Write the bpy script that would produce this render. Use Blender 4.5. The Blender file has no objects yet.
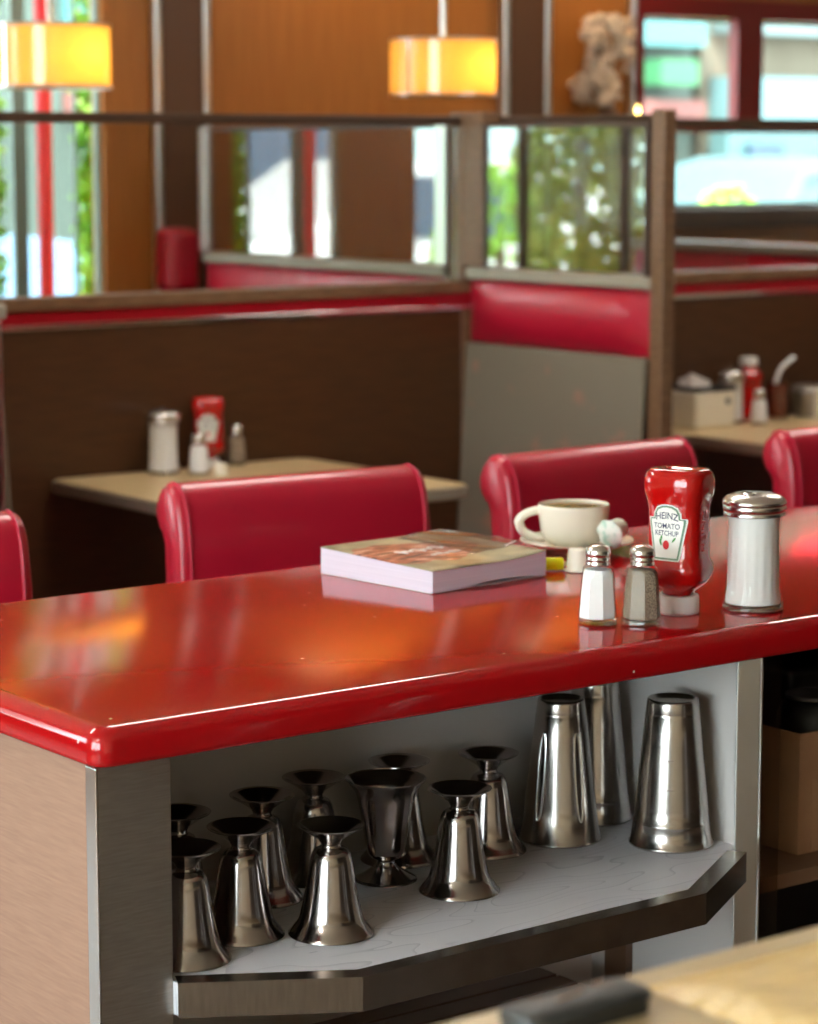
import bpy, bmesh, math, random
from mathutils import Vector, Matrix
random.seed(7)
PI = math.pi
sc = bpy.context.scene
COL = sc.collection

# ------------------------------------------------------------------ camera, light, exposure
cam_d = bpy.data.cameras.new('camera')
cam = bpy.data.objects.new('camera', cam_d); COL.objects.link(cam)
sc.camera = cam
cam.location = (-1.2793, -2.1907, 1.50)
YAW, PITCH = math.radians(37.4), math.radians(8.07)
cam.rotation_euler = (PI/2 - PITCH, 0, -YAW)
cam_d.sensor_fit = 'VERTICAL'; cam_d.sensor_height = 36.0
cam_d.lens = 2561.0/1024*36
cam_d.clip_start = 0.05; cam_d.clip_end = 200
cam_d.dof.use_dof = True
cam_d.dof.focus_distance = 2.92
cam_d.dof.aperture_fstop = 5.6

sc.view_settings.view_transform = 'Standard'
sc.view_settings.look = 'None'
sc.view_settings.exposure = 0.42
sc.view_settings.gamma = 1.0
sc.view_settings.use_curve_mapping = False
sc.cycles.use_denoising = True
sc.cycles.max_bounces = 12
sc.cycles.transparent_max_bounces = 24
sc.cycles.caustics_reflective = False
sc.cycles.caustics_refractive = False
sc.cycles.sample_clamp_indirect = 6.0

SKY = 10.5
world = bpy.data.worlds.new('world'); sc.world = world
world.use_nodes = True
bg = world.node_tree.nodes['Background']
bg.inputs['Color'].default_value = (0.86, 0.95, 1.0, 1)
bg.inputs['Strength'].default_value = SKY

sun_d = bpy.data.lights.new('sun', 'SUN'); sun_d.energy = 15.0; sun_d.angle = 0.03
sun_d.color = (1.0, 0.96, 0.88)
sun = bpy.data.objects.new('sun', sun_d); COL.objects.link(sun)
sun.rotation_euler = Vector((0.75, 0.55, -1.15)).to_track_quat('-Z', 'Y').to_euler()

CEIL_E = 19.0        # luminaires over the work aisle
PEND_W = 9.0        # bulbs in the pendants
WASH_W = 30.0       # added spots brightening the wood wall

# ------------------------------------------------------------------ materials
def c255(r, g, b):
    f = lambda v: (v/255/12.92) if v/255 <= 0.04045 else ((v/255+0.055)/1.055)**2.4
    return (f(r), f(g), f(b), 1)

def newmat(name):
    m = bpy.data.materials.new(name); m.use_nodes = True
    nt = m.node_tree
    return m, nt, nt.nodes['Principled BSDF']

def mat(name, col, rough=0.5, metal=0.0, coat=0.0, emis=None, es=0.0, spec=0.5, bump=None, sheen=0):
    m, nt, b = newmat(name)
    b.inputs['Base Color'].default_value = col
    b.inputs['Roughness'].default_value = rough
    b.inputs['Metallic'].default_value = metal
    b.inputs['Coat Weight'].default_value = coat
    b.inputs['Coat Roughness'].default_value = 0.05
    b.inputs['Specular IOR Level'].default_value = spec
    if emis:
        b.inputs['Emission Color'].default_value = emis
        b.inputs['Emission Strength'].default_value = es
    if bump:
        sc_, st, dist = bump
        n = nt.nodes.new('ShaderNodeTexNoise'); n.inputs['Scale'].default_value = sc_
        n.inputs['Detail'].default_value = 4
        tc = nt.nodes.new('ShaderNodeTexCoord'); nt.links.new(tc.outputs['Object'], n.inputs['Vector'])
        bp = nt.nodes.new('ShaderNodeBump'); bp.inputs['Strength'].default_value = st; bp.inputs['Distance'].default_value = dist
        nt.links.new(n.outputs['Fac'], bp.inputs['Height']); nt.links.new(bp.outputs['Normal'], b.inputs['Normal'])
    return m

def grain(name, c1, c2, scale=(1, 1, 1), nscale=6, rough=0.5, detail=6, metal=0, contrast=(0.3, 0.7), dist=0.0, coat=0):
    """two colours mixed by a stretched noise: wood, brushed steel, fabric"""
    m, nt, b = newmat(name)
    tc = nt.nodes.new('ShaderNodeTexCoord'); mp = nt.nodes.new('ShaderNodeMapping')
    mp.inputs['Scale'].default_value = scale
    n = nt.nodes.new('ShaderNodeTexNoise'); n.inputs['Scale'].default_value = nscale; n.inputs['Detail'].default_value = detail
    n.inputs['Distortion'].default_value = dist
    r = nt.nodes.new('ShaderNodeValToRGB')
    r.color_ramp.elements[0].position = contrast[0]; r.color_ramp.elements[1].position = contrast[1]
    r.color_ramp.elements[0].color = c1; r.color_ramp.elements[1].color = c2
    nt.links.new(tc.outputs['Object'], mp.inputs['Vector']); nt.links.new(mp.outputs['Vector'], n.inputs['Vector'])
    nt.links.new(n.outputs['Fac'], r.inputs['Fac']); nt.links.new(r.outputs['Color'], b.inputs['Base Color'])
    b.inputs['Roughness'].default_value = rough; b.inputs['Metallic'].default_value = metal
    b.inputs['Coat Weight'].default_value = coat
    return m

def glassmat(name, tint=(1, 1, 1, 1), base_refl=0.0, rough=0.0, ior=1.5):
    m = bpy.data.materials.new(name); m.use_nodes = True
    nt = m.node_tree; nt.nodes.clear()
    out = nt.nodes.new('ShaderNodeOutputMaterial')
    tr = nt.nodes.new('ShaderNodeBsdfTransparent'); tr.inputs['Color'].default_value = tint
    gl = nt.nodes.new('ShaderNodeBsdfGlossy'); gl.inputs['Roughness'].default_value = rough
    fr = nt.nodes.new('ShaderNodeFresnel')
    ge = nt.nodes.new('ShaderNodeNewGeometry')          # same reflectance on both faces of a thin pane
    mr = nt.nodes.new('ShaderNodeMapRange'); mr.inputs['To Min'].default_value = ior; mr.inputs['To Max'].default_value = 1/ior
    nt.links.new(ge.outputs['Backfacing'], mr.inputs['Value']); nt.links.new(mr.outputs['Result'], fr.inputs['IOR'])
    mx = nt.nodes.new('ShaderNodeMixShader')
    if base_refl:
        ma = nt.nodes.new('ShaderNodeMath'); ma.operation = 'MAXIMUM'; ma.inputs[1].default_value = base_refl
        nt.links.new(fr.outputs['Fac'], ma.inputs[0]); nt.links.new(ma.outputs[0], mx.inputs['Fac'])
    else:
        nt.links.new(fr.outputs['Fac'], mx.inputs['Fac'])
    nt.links.new(tr.outputs[0], mx.inputs[1]); nt.links.new(gl.outputs[0], mx.inputs[2])
    nt.links.new(mx.outputs[0], out.inputs['Surface'])
    return m

M = {}
def build_counter_mat():
    m, nt, b = newmat('red_quartz')
    tc = nt.nodes.new('ShaderNodeTexCoord')
    v = nt.nodes.new('ShaderNodeTexVoronoi'); v.inputs['Scale'].default_value = 21
    lt = nt.nodes.new('ShaderNodeMath'); lt.operation = 'LESS_THAN'; lt.inputs[1].default_value = 0.05
    mx = nt.nodes.new('ShaderNodeMixRGB'); mx.inputs['Color2'].default_value = (0.8, 0.6, 0.5, 1); mx.inputs['Color1'].default_value = c255(168, 11, 18)
    nt.links.new(tc.outputs['Object'], v.inputs['Vector'])
    nt.links.new(v.outputs['Distance'], lt.inputs[0]); nt.links.new(lt.outputs[0], mx.inputs['Fac'])
    nt.links.new(mx.outputs['Color'], b.inputs['Base Color'])
    b.inputs['Roughness'].default_value = 0.10
    b.inputs['IOR'].default_value = 1.62
    return m
M['counter'] = build_counter_mat()
M['vinyl'] = mat('red_vinyl', c255(172, 16, 44), 0.36, coat=.25, bump=(90, 0.08, 0.002))
M['piping'] = mat('vinyl_piping', c255(182, 40, 64), 0.32)
M['steel'] = mat('polished_steel', (0.50, 0.46, 0.43, 1), 0.20, 1.0)
M['cup_steel'] = mat('worn_steel', (0.40, 0.36, 0.345, 1), 0.17, 1.0, bump=(14, 0.03, 0.01))
M['malt_steel'] = mat('malt_steel', (0.47, 0.43, 0.40, 1), 0.22, 1.0, bump=(18, 0.04, 0.01))
M['brushed'] = grain('brushed_steel', (0.40, 0.36, 0.31, 1), (0.48, 0.435, 0.38, 1), (1, 1, 14), 40, 0.5, metal=1.0)
M['shelf_edge'] = grain('edge_steel', (0.30, 0.27, 0.235, 1), (0.38, 0.35, 0.31, 1), (1, 14, 1), 30, 0.27, metal=1.0)
M['chrome'] = mat('chrome', (0.78, 0.78, 0.77, 1), 0.10, 1.0)
M['cap'] = mat('cap_laminate', c255(150, 142, 126), 0.35)
M['lid'] = mat('pressed_steel_lid', (0.74, 0.72, 0.69, 1), 0.24, 1.0)
M['satin'] = mat('satin_aluminium', (0.72, 0.72, 0.70, 1), 0.30, 1.0)
M['wood_end'] = grain('end_laminate', c255(146, 112, 94), c255(160, 125, 105), (1, 1.0, 14), 26, 0.55)
M['wood_dark'] = grain('walnut_laminate', c255(64, 37, 16), c255(76, 46, 22), (1.2, 1.2, 9), 9, 0.42)
M['wood_wall'] = grain('teak_panel', c255(156, 96, 38), c255(174, 112, 50), (16, 16, 0.7), 5, 0.45)
M['wood_rail'] = grain('walnut_rail', c255(96, 68, 46), c255(124, 92, 66), (2, 12, 12), 8, 0.4)
M['rail_dark'] = mat('dark_rail', c255(62, 42, 28), 0.4)
M['pilaster'] = mat('dark_pilaster', c255(92, 64, 46), 0.45)
M['white_lam'] = mat('white_laminate', c255(222, 214, 210), 0.5)
def shelf_mat():
    m, nt, b = newmat('shelf_laminate')
    tc = nt.nodes.new('ShaderNodeTexCoord'); mp = nt.nodes.new('ShaderNodeMapping')
    mp.inputs['Scale'].default_value = (1.0, 3.2, 1); mp.inputs['Rotation'].default_value = (0, 0, 0.12)
    n = nt.nodes.new('ShaderNodeTexNoise'); n.inputs['Scale'].default_value = 3.2; n.inputs['Detail'].default_value = 1.5
    ms = nt.nodes.new('ShaderNodeMath'); ms.operation = 'MULTIPLY'; ms.inputs[1].default_value = 15
    fr = nt.nodes.new('ShaderNodeMath'); fr.operation = 'FRACT'
    r = nt.nodes.new('ShaderNodeValToRGB')
    e = r.color_ramp.elements
    e[0].position = 0.0; e[0].color = c255(196, 194, 202)
    e[1].position = 1.0; e[1].color = c255(228, 226, 232)
    k = e.new(0.12); k.color = c255(224, 222, 228)
    nt.links.new(tc.outputs['Object'], mp.inputs['Vector']); nt.links.new(mp.outputs['Vector'], n.inputs['Vector'])
    nt.links.new(n.outputs['Fac'], ms.inputs[0]); nt.links.new(ms.outputs[0], fr.inputs[0])
    nt.links.new(fr.outputs[0], r.inputs['Fac']); nt.links.new(r.outputs['Color'], b.inputs['Base Color'])
    b.inputs['Roughness'].default_value = 0.42
    return m
M['shelf'] = shelf_mat()
M['black'] = mat('black_plastic', (0.012, 0.012, 0.013, 1), 0.45)
M['black_worn'] = grain('worn_rubber', (0.03, 0.032, 0.033, 1), (0.055, 0.055, 0.054, 1), (3, 3, 3), 30, 0.42, contrast=(0.45, 0.72))
M['cream_top'] = mat('cream_laminate', c255(196, 172, 130), 0.28)
M['cream_edge'] = mat('cream_edge', c255(178, 164, 140), 0.4)
M['ceramic'] = mat('cream_ceramic', c255(232, 224, 205), 0.18, coat=0.4)
M['coffee'] = mat('milky_coffee', c255(150, 104, 66), 0.08)
M['white_plastic'] = mat('white_plastic', c255(228, 226, 224), 0.35)
M['ivory_plastic'] = mat('ivory_plastic', c255(232, 226, 208), 0.4)
M['ketchup'] = mat('ketchup_red', c255(176, 12, 10), 0.10, coat=0.6)
M['ketchup_dark'] = mat('ketchup_red_deep', c255(120, 6, 6), 0.2)
M['emboss'] = mat('embossed_red', c255(196, 30, 24), 0.12)
M['label'] = mat('label_white', c255(232, 230, 222), 0.4)
M['label_green'] = mat('label_green', c255(100, 132, 104), 0.5)
M['ink'] = mat('ink_navy', c255(40, 42, 78), 0.5)
M['tomato'] = mat('tomato_print', c255(206, 30, 34), 0.5)
M['leaf_ink'] = mat('leaf_print', c255(70, 140, 60), 0.5)
M['glass'] = glassmat('clear_glass', (0.97, 0.97, 0.96, 1), ior=1.28)
M['glass_base'] = glassmat('thick_glass', (0.92, 0.92, 0.86, 1), base_refl=.22)
M['pane'] = glassmat('window_pane', (0.97, 1.0, 0.99, 1), ior=1.45)
M['screen'] = glassmat('screen_glass', (0.80, 0.78, 0.76, 1), base_refl=0.30)
M['screen_front'] = glassmat('front_screen_glass', (0.88, 0.88, 0.87, 1), ior=1.5)
M['tinted'] = glassmat('tinted_sheet', (0.82, 0.80, 0.76, 1), ior=1.45)
M['salt'] = mat('salt_fill', (0.86, 0.86, 0.87, 1), 0.9)
M['sugar'] = mat('sugar_fill', (0.80, 0.79, 0.77, 1), 0.9)
M['pepper'] = grain('pepper_fill', c255(112, 96, 80), c255(170, 154, 132), (1, 1, 1), 600, 0.95, detail=2, contrast=(0.4, 0.62))
M['paper'] = grain('page_edges', c255(204, 198, 214), c255(218, 212, 226), (1, 1, 160), 6, 0.7)
M['yellow'] = mat('highlighter_yellow', c255(246, 252, 14), 0.45)
M['foil'] = grain('creamer_lid', c255(222, 224, 214), c255(168, 200, 182), (1, 1, 1), 75, 0.6, contrast=(0.5, 0.62))
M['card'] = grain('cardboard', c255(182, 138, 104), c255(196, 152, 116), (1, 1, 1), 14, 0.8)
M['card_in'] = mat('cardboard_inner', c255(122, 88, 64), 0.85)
M['table'] = mat('cream_table', c255(206, 180, 134), 0.30)
M['table_edge'] = mat('ribbed_table_edge', c255(168, 158, 142), 0.32, 0.6)
def fabric_mat():
    m, nt, b = newmat('grey_patterned_fabric')
    tc = nt.nodes.new('ShaderNodeTexCoord')
    n = nt.nodes.new('ShaderNodeTexNoise'); n.inputs['Scale'].default_value = 7.5; n.inputs['Detail'].default_value = 3
    r = nt.nodes.new('ShaderNodeValToRGB')
    r.color_ramp.elements[0].position = 0.60; r.color_ramp.elements[1].position = 0.74
    r.color_ramp.elements[0].color = c255(116, 106, 90); r.color_ramp.elements[1].color = c255(158, 108, 88)
    nt.links.new(tc.outputs['Object'], n.inputs['Vector']); nt.links.new(n.outputs['Fac'], r.inputs['Fac'])
    nt.links.new(r.outputs['Color'], b.inputs['Base Color']); b.inputs['Roughness'].default_value = 0.8
    return m
M['fabric'] = fabric_mat()
M['red_strip'] = mat('red_trim_strip', c255(150, 10, 26), 0.3)
M['red_frame'] = mat('red_window_frame', c255(120, 22, 22), 0.4)
M['grey_frame'] = mat('grey_window_frame', c255(126, 146, 140), 0.4)
M['dark_frame'] = mat('dark_window_frame', c255(70, 52, 42), 0.45)
M['ceil'] = mat('ceiling_paint', c255(206, 196, 178), 0.9)
M['wallpaint'] = mat('kitchen_wall', c255(190, 172, 148), 0.8)
M['dark_panel'] = mat('dark_reflection_panel', c255(70, 54, 42), 0.6)
M['tile'] = grain('floor_tile', c255(92, 70, 56), c255(112, 88, 70), (1, 1, 1), 3, 0.4)
M['amber'] = None
M['dried'] = grain('dried_flower', c255(214, 194, 168), c255(236, 220, 198), (1, 1, 1), 30, 0.95)
M['stem'] = mat('dried_stem', c255(120, 92, 66), 0.9)
M['green_leaf'] = grain('leaf_green', c255(110, 176, 40), c255(170, 216, 76), (1, 1, 1), 6, 0.7)
M['olive_leaf'] = grain('leaf_olive', c255(132, 160, 60), c255(186, 196, 100), (1, 1, 1), 5, 0.7)
M['bark'] = mat('bark', c255(92, 72, 54), 0.9)
M['asphalt'] = mat('asphalt', c255(150, 152, 152), 0.9)
M['pave'] = mat('pavement', c255(206, 204, 198), 0.9)
M['red_post'] = mat('red_painted_post', c255(236, 62, 84), 0.5)
M['white_car'] = mat('white_car_paint', c255(236, 240, 242), 0.15, coat=1)
M['silver_car'] = mat('silver_car_paint', c255(74, 104, 108), 0.6)
M['blue_car'] = mat('blue_car_paint', c255(70, 116, 150), 0.15, coat=1)
M['tire'] = mat('tire_rubber', c255(30, 30, 32), 0.8)
M['car_glass'] = mat('car_glass', c255(40, 66, 86), 0.05)
M['stone'] = grain('stone_facade', c255(78, 71, 57), c255(88, 81, 67), (1, 1, 1), 3, 0.9)
M['stucco'] = mat('pale_stucco', c255(196, 226, 226), 0.9)
M['sage'] = mat('sage_stucco', c255(64, 76, 69), 0.9)
M['teal_sign'] = mat('teal_fascia', c255(56, 104, 104), 0.6)
M['green_sign'] = mat('green_awning', c255(44, 100, 64), 0.7)
M['salmon'] = mat('salmon_awning', c255(104, 58, 52), 0.7)

# ------------------------------------------------------------------ mesh helpers
def BM(): return bmesh.new()

def box(bm, x0, x1, y0, y1, z0, z1, mtx=None):
    vs = [bm.verts.new(Vector(p)) for p in ((x0,y0,z0),(x1,y0,z0),(x1,y1,z0),(x0,y1,z0),(x0,y0,z1),(x1,y0,z1),(x1,y1,z1),(x0,y1,z1))]
    if mtx is not None:
        for v in vs: v.co = mtx @ v.co
    for f in ((0,3,2,1),(4,5,6,7),(0,1,5,4),(1,2,6,5),(2,3,7,6),(3,0,4,7)):
        bm.faces.new([vs[i] for i in f])
    return vs

def lathe(bm, prof, n=48, cx=0, cy=0, closed=False, cap0=True, cap1=True, shape=None):
    rings = []
    for r, z in prof:
        if r < 1e-6:
            rings.append([bm.verts.new((cx, cy, z))]); continue
        ring = []
        for i in range(n):
            a = 2*PI*i/n
            k = shape(a, z) if shape else 1.0
            ring.append(bm.verts.new((cx+r*k*math.cos(a), cy+r*k*math.sin(a), z)))
        rings.append(ring)
    pairs = list(zip(rings[:-1], rings[1:]))
    if closed: pairs.append((rings[-1], rings[0]))
    for A, B in pairs:
        if len(A) == 1 and len(B) == 1: continue
        for i in range(n):
            j = (i+1) % n
            if len(A) == 1: bm.faces.new((A[0], B[j], B[i]))
            elif len(B) == 1: bm.faces.new((A[i], A[j], B[0]))
            else: bm.faces.new((A[i], A[j], B[j], B[i]))
    if not closed:
        if cap0 and len(rings[0]) > 1: bm.faces.new(list(reversed(rings[0])))
        if cap1 and len(rings[-1]) > 1: bm.faces.new(rings[-1])
    bmesh.ops.recalc_face_normals(bm, faces=bm.faces)

def tube(bm, pts, r, n=10, closed=False, radii=None):
    pts = [Vector(p) for p in pts]; rings = []; m = len(pts)
    up = Vector((0, 0, 1)); prev = None
    for i, p in enumerate(pts):
        if closed: t = pts[(i+1) % m] - pts[i-1]
        else: t = pts[min(i+1, m-1)] - pts[max(i-1, 0)]
        t.normalize()
        if prev is None:
            a = t.cross(up)
            if a.length < 1e-3: a = t.cross(Vector((1, 0, 0)))
        else: a = prev - t*prev.dot(t)
        a.normalize(); prev = a.copy(); b = t.cross(a)
        rr = radii[i] if radii else r
        rings.append([bm.verts.new(p + (a*math.cos(2*PI*k/n) + b*math.sin(2*PI*k/n))*rr) for k in range(n)])
    rng = range(m if closed else m-1)
    for i in rng:
        A, B = rings[i], rings[(i+1) % m]
        for k in range(n):
            j = (k+1) % n
            bm.faces.new((A[k], A[j], B[j], B[k]))
    if not closed:
        bm.faces.new(list(reversed(rings[0]))); bm.faces.new(rings[-1])

def prism(bm, poly, z0, z1):
    lo = [bm.verts.new((x, y, z0)) for x, y in poly]; hi = [bm.verts.new((x, y, z1)) for x, y in poly]
    n = len(poly)
    bm.faces.new(list(reversed(lo))); bm.faces.new(hi)
    for i in range(n):
        j = (i+1) % n
        bm.faces.new((lo[i], lo[j], hi[j], hi[i]))
    bmesh.ops.recalc_face_normals(bm, faces=bm.faces)

def extrude_x(bm, poly, x0, x1):
    """polygon of (y, z) swept along x"""
    a = [bm.verts.new((x0, y, z)) for y, z in poly]; b = [bm.verts.new((x1, y, z)) for y, z in poly]
    n = len(poly)
    bm.faces.new(a); bm.faces.new(list(reversed(b)))
    for i in range(n):
        j = (i+1) % n
        bm.faces.new((a[i], b[i], b[j], a[j]))
    bmesh.ops.recalc_face_normals(bm, faces=bm.faces)

def obj(name, bm, m, parent=None, bev=0, seg=3, smooth=True, ang=0.6, loc=None, sub=0):
    if smooth:
        bm.normal_update()
        for f in bm.faces: f.smooth = True
        for e in bm.edges:
            if len(e.link_faces) == 2 and e.calc_face_angle(0) > ang: e.smooth = False
    me = bpy.data.meshes.new(name); bm.to_mesh(me); bm.free()
    o = bpy.data.objects.new(name, me); COL.objects.link(o)
    if m: me.materials.append(m)
    if parent: o.parent = parent
    if loc: o.location = loc
    if bev:
        for e in me.edges: pass
        md = o.modifiers.new('bevel', 'BEVEL'); md.width = bev; md.segments = seg; md.limit_method = 'ANGLE'; md.angle_limit = 0.6
        for p in me.polygons: p.use_smooth = True
        for e in me.edges: e.use_edge_sharp = False
        md.harden_normals = True
    if sub:
        md = o.modifiers.new('sub', 'SUBSURF'); md.levels = sub; md.render_levels = sub
    return o

def tag(o, label, cat, group=None, kind=None):
    if label: o['label'] = label
    if cat: o['category'] = cat
    if group: o['group'] = group
    if kind: o['kind'] = kind
    return o

def thing(name, label, cat, loc=(0, 0, 0), rz=0, group=None):
    o = bpy.data.objects.new(name, None); COL.objects.link(o)
    o.empty_display_size = 0.05
    o.location = loc; o.rotation_euler = (0, 0, rz)
    return tag(o, label, cat, group)

def struct(o, label=None, cat=None):
    o['kind'] = 'structure'
    if label: o['label'] = label
    if cat: o['category'] = cat
    return o

def dup(root, loc=None, rz=None, label=None, group=None, skip=()):
    def cp(o, par):
        n = o.copy(); COL.objects.link(n); n.parent = par
        for ch in list(o.children):
            if ch.name.split('.')[0] not in skip: cp(ch, n)
        return n
    r = cp(root, None)
    if loc is not None: r.location = loc
    if rz is not None: r.rotation_euler = (0, 0, rz)
    if label: r['label'] = label
    if group: r['group'] = group
    return r

def text_bm(s, size, spacing=1.0):
    cu = bpy.data.curves.new('t', 'FONT'); cu.body = s; cu.size = size; cu.align_x = 'CENTER'; cu.align_y = 'CENTER'
    cu.space_character = spacing; cu.resolution_u = 3; cu.offset = size*0.013
    o = bpy.data.objects.new('t', cu); COL.objects.link(o)
    bpy.context.view_layer.update()
    dg = bpy.context.evaluated_depsgraph_get()
    me = bpy.data.meshes.new_from_object(o.evaluated_get(dg))
    bm = bmesh.new(); bm.from_mesh(me)
    bpy.data.objects.remove(o); bpy.data.curves.remove(cu); bpy.data.meshes.remove(me)
    bmesh.ops.triangulate(bm, faces=bm.faces)
    return bm

# ================================================================== SETTING
XL, XR, YB, YW, ZT = -3.6, 6.8, -3.6, 4.35, 2.75
bm = BM(); box(bm, XL-.2, XR+.2, YB-.2, YW+.2, -0.1, 0.0)
struct(obj('floor', bm, M['tile'], smooth=False), 'brown tiled floor of the diner', 'floor')
bm = BM(); box(bm, XL-.2, XR+.2, YB-.2, YW+.12, ZT, ZT+.25)
struct(obj('ceiling', bm, M['ceil'], smooth=False), 'cream painted ceiling', 'ceiling')

def wall_y(name, y0, y1, x0, x1, holes, m, label):
    """wall slab along x with rectangular openings (x0, x1, z0, z1)"""
    bm = BM(); hs = sorted(holes); x = x0
    for a, b, z0, z1 in hs:
        if a > x: box(bm, x, a, y0, y1, 0, ZT)
        if z0 > 0: box(bm, a, b, y0, y1, 0, z0)
        if z1 < ZT: box(bm, a, b, y0, y1, z1, ZT)
        x = b
    box(bm, x, x1, y0, y1, 0, ZT)
    return struct(obj(name, bm, m, smooth=False), label, 'wall')

WIN = [(-3.5, -0.2, 1.0, 2.35), (0.55, 1.90, 0.86, 2.35), (2.19, 2.60, 0.86, 2.35), (4.70, 6.20, 1.29, 1.955)]
wall_y('wall_far', YW, YW+.07, XL-.2, XR+.2, WIN, M['wood_wall'], 'warm teak panelled wall with windows at the back')
wall_y('wall_kitchen', YB-.16, YB, XL-.2, XR+.2, [], M['wallpaint'], 'brown wall behind the work aisle')
bm = BM(); box(bm, .5, XR-.01, YB+.001, YB+.02, .001, ZT-.002)  # unseen dark panel added to darken reflections in the shelf steel
struct(obj('trim_9', bm, M['dark_panel'], smooth=False), 'unseen dark panel added behind the work aisle for steel reflections', 'reflection panel')
bm = BM()
LW = (-2.75, .75, .45, 2.55)
box(bm, XL-.16, XL, YB, LW[0], 0, ZT); box(bm, XL-.16, XL, LW[1], YW, 0, ZT); box(bm, XL-.16, XL, LW[0], LW[1], 0, LW[2]); box(bm, XL-.16, XL, LW[0], LW[1], LW[3], ZT)
struct(obj('wall_left', bm, M['wallpaint'], smooth=False), 'brown wall at the left end', 'wall')
bm = BM(); box(bm, XR, XR+.16, YB, YW, 0, ZT)
struct(obj('wall_right', bm, M['wallpaint'], smooth=False), 'brown wall at the right end', 'wall')

def window(name, x0, x1, z0, z1, y0, y1, fw, m, mull=(), trans=(), label='', pane_y=None):
    bm = BM()
    box(bm, x0, x0+fw, y0, y1, z0, z1); box(bm, x1-fw, x1, y0, y1, z0, z1)
    box(bm, x0+fw, x1-fw, y0, y1, z0, z0+fw); box(bm, x0+fw, x1-fw, y0, y1, z1-fw, z1)
    for a, b in mull: box(bm, a, b, y0+.005, y1-.005, z0+fw, z1-fw)
    for a, b in trans: box(bm, x0+fw, x1-fw, y0+.007, y1-.007, a, b)
    w = struct(obj(name, bm, m, smooth=False), label, 'window')
    bm = BM(); py = pane_y if pane_y is not None else (y0+y1)/2
    box(bm, x0+fw*.5, x1-fw*.5, py-.003, py+.003, z0+fw*.5, z1-fw*.5)
    obj('pane', bm, M['pane'], w, smooth=False)
    return w
window('window_1', 2.19, 2.60, .86, 2.35, YW+.02, YW+.045, .010, M['grey_frame'], mull=[(2.316, 2.360), (2.518, 2.526)], label='narrow tall window at the left with a grey mullion')
window('window_2', .55, 1.90, .86, 2.35, YW+.02, YW+.045, .015, M['dark_frame'], mull=[(1.405, 1.445), (.95, .99)], label='dark framed window behind the far booth')
window('window_3', -3.5, -.2, 1.0, 2.35, YW+.02, YW+.045, .03, M['dark_frame'], mull=[(-1.4, -1.34)], label='wide window further along the back wall')
window('window_4', 4.70, 6.20, 1.29, 1.955, YW+.02, YW+.045, .02, M['grey_frame'], label='wide window at the right under a red header')
bm = BM(); fw = .04; a, b, z0, z1 = LW
for y in (a, (a+b)/2-fw/2, b-fw): box(bm, XL-.12, XL-.04, y, y+fw, z0, z1)
box(bm, XL-.118, XL-.042, a+.001, b-.001, z0, z0+fw); box(bm, XL-.118, XL-.042, a+.001, b-.001, z1-fw, z1)
w = struct(obj('window_5', bm, M['grey_frame'], smooth=False), 'large window in the left end wall', 'window')
bm = BM(); box(bm, XL-.083, XL-.077, a+.02, b-.02, z0+.02, z1-.02); obj('pane', bm, M['pane'], w, smooth=False)
# red surround of window 4
bm = BM()
box(bm, 4.665, 6.25, YW-.045, YW-.001, 1.945, 2.012); box(bm, 4.665, 4.688, YW-.045, YW-.001, 1.56, 1.945)
box(bm, 5.128, 5.252, YW-.045, YW-.001, 1.60, 1.945); box(bm, 4.688, 6.25, YW-.045, YW-.001, 1.555, 1.60)
box(bm, 5.72, 5.84, YW-.045, YW-.001, 1.60, 1.945)
struct(obj('trim_1', bm, M['red_frame'], smooth=False), 'dark red frame round the right-hand window', 'window trim')
bm = BM(); box(bm, 4.68, 6.25, YW-.06, YW-.001, 1.225, 1.292)
struct(obj('trim_2', bm, M['dark_frame'], smooth=False), 'dark wooden sill below the right-hand window', 'window sill')
# pilasters with chrome edges
k = 3
for (a, b) in ((2.786, 2.928), (4.112, 4.262)):
    bm = BM(); box(bm, a, b, YW-.03, YW-.001, 0, ZT-.002)
    o = struct(obj('trim_%d' % k, bm, M['pilaster'], smooth=False), 'dark brown wall pilaster between two chrome strips', 'pilaster'); k += 1
    for e in (a-.026, b+.002):
        bm = BM(); box(bm, e, e+.024, YW-.036, YW-.0012, 0, ZT-.002)
        ch = obj('chrome_strip', bm, M['satin'], o, bev=.008)
bm = BM(); box(bm, 4.643, 4.664, YW-.04, YW-.001, 0, ZT-.002)
struct(obj('trim_%d' % k, bm, M['satin'], bev=.008), 'chrome strip beside the red window frame', 'trim'); k += 1
bm = BM(); box(bm, XL, XR, YW-.018, YW-.001, 0.001, .1)
struct(obj('baseboard_far', bm, M['pilaster'], smooth=False), 'dark baseboard of the back wall', 'baseboard')

# ------------------------------------------------------------------ partition along y = 2.95
PY = 2.95
part = bpy.data.objects.new('wall_partition', None); COL.objects.link(part); struct(part, 'low walnut partition with glass between the booths', 'partition')
bm = BM(); box(bm, -1.2, 5.6, PY, PY+.05, 0, 1.092)
obj('wood_panel', bm, M['wood_dark'], part, smooth=False)
bm = BM(); box(bm, -1.2, 5.6, PY-.008, PY+.055, 1.092, 1.105); obj('chrome_strip', bm, M['chrome'], part, bev=.003)
bm = BM(); box(bm, -1.2, 5.6, PY-.003, PY+.052, 1.105, 1.135); obj('red_strip', bm, M['red_strip'], part, smooth=False)
bm = BM(); box(bm, -1.2, 5.6, PY-.012, PY+.06, 1.135, 1.166); obj('lower_rail', bm, M['wood_rail'], part, bev=.005)
bm = BM(); box(bm, -1.2, 5.6, PY+.004, PY+.044, 1.558, 1.583); obj('top_rail', bm, M['rail_dark'], part, bev=.005)
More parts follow.
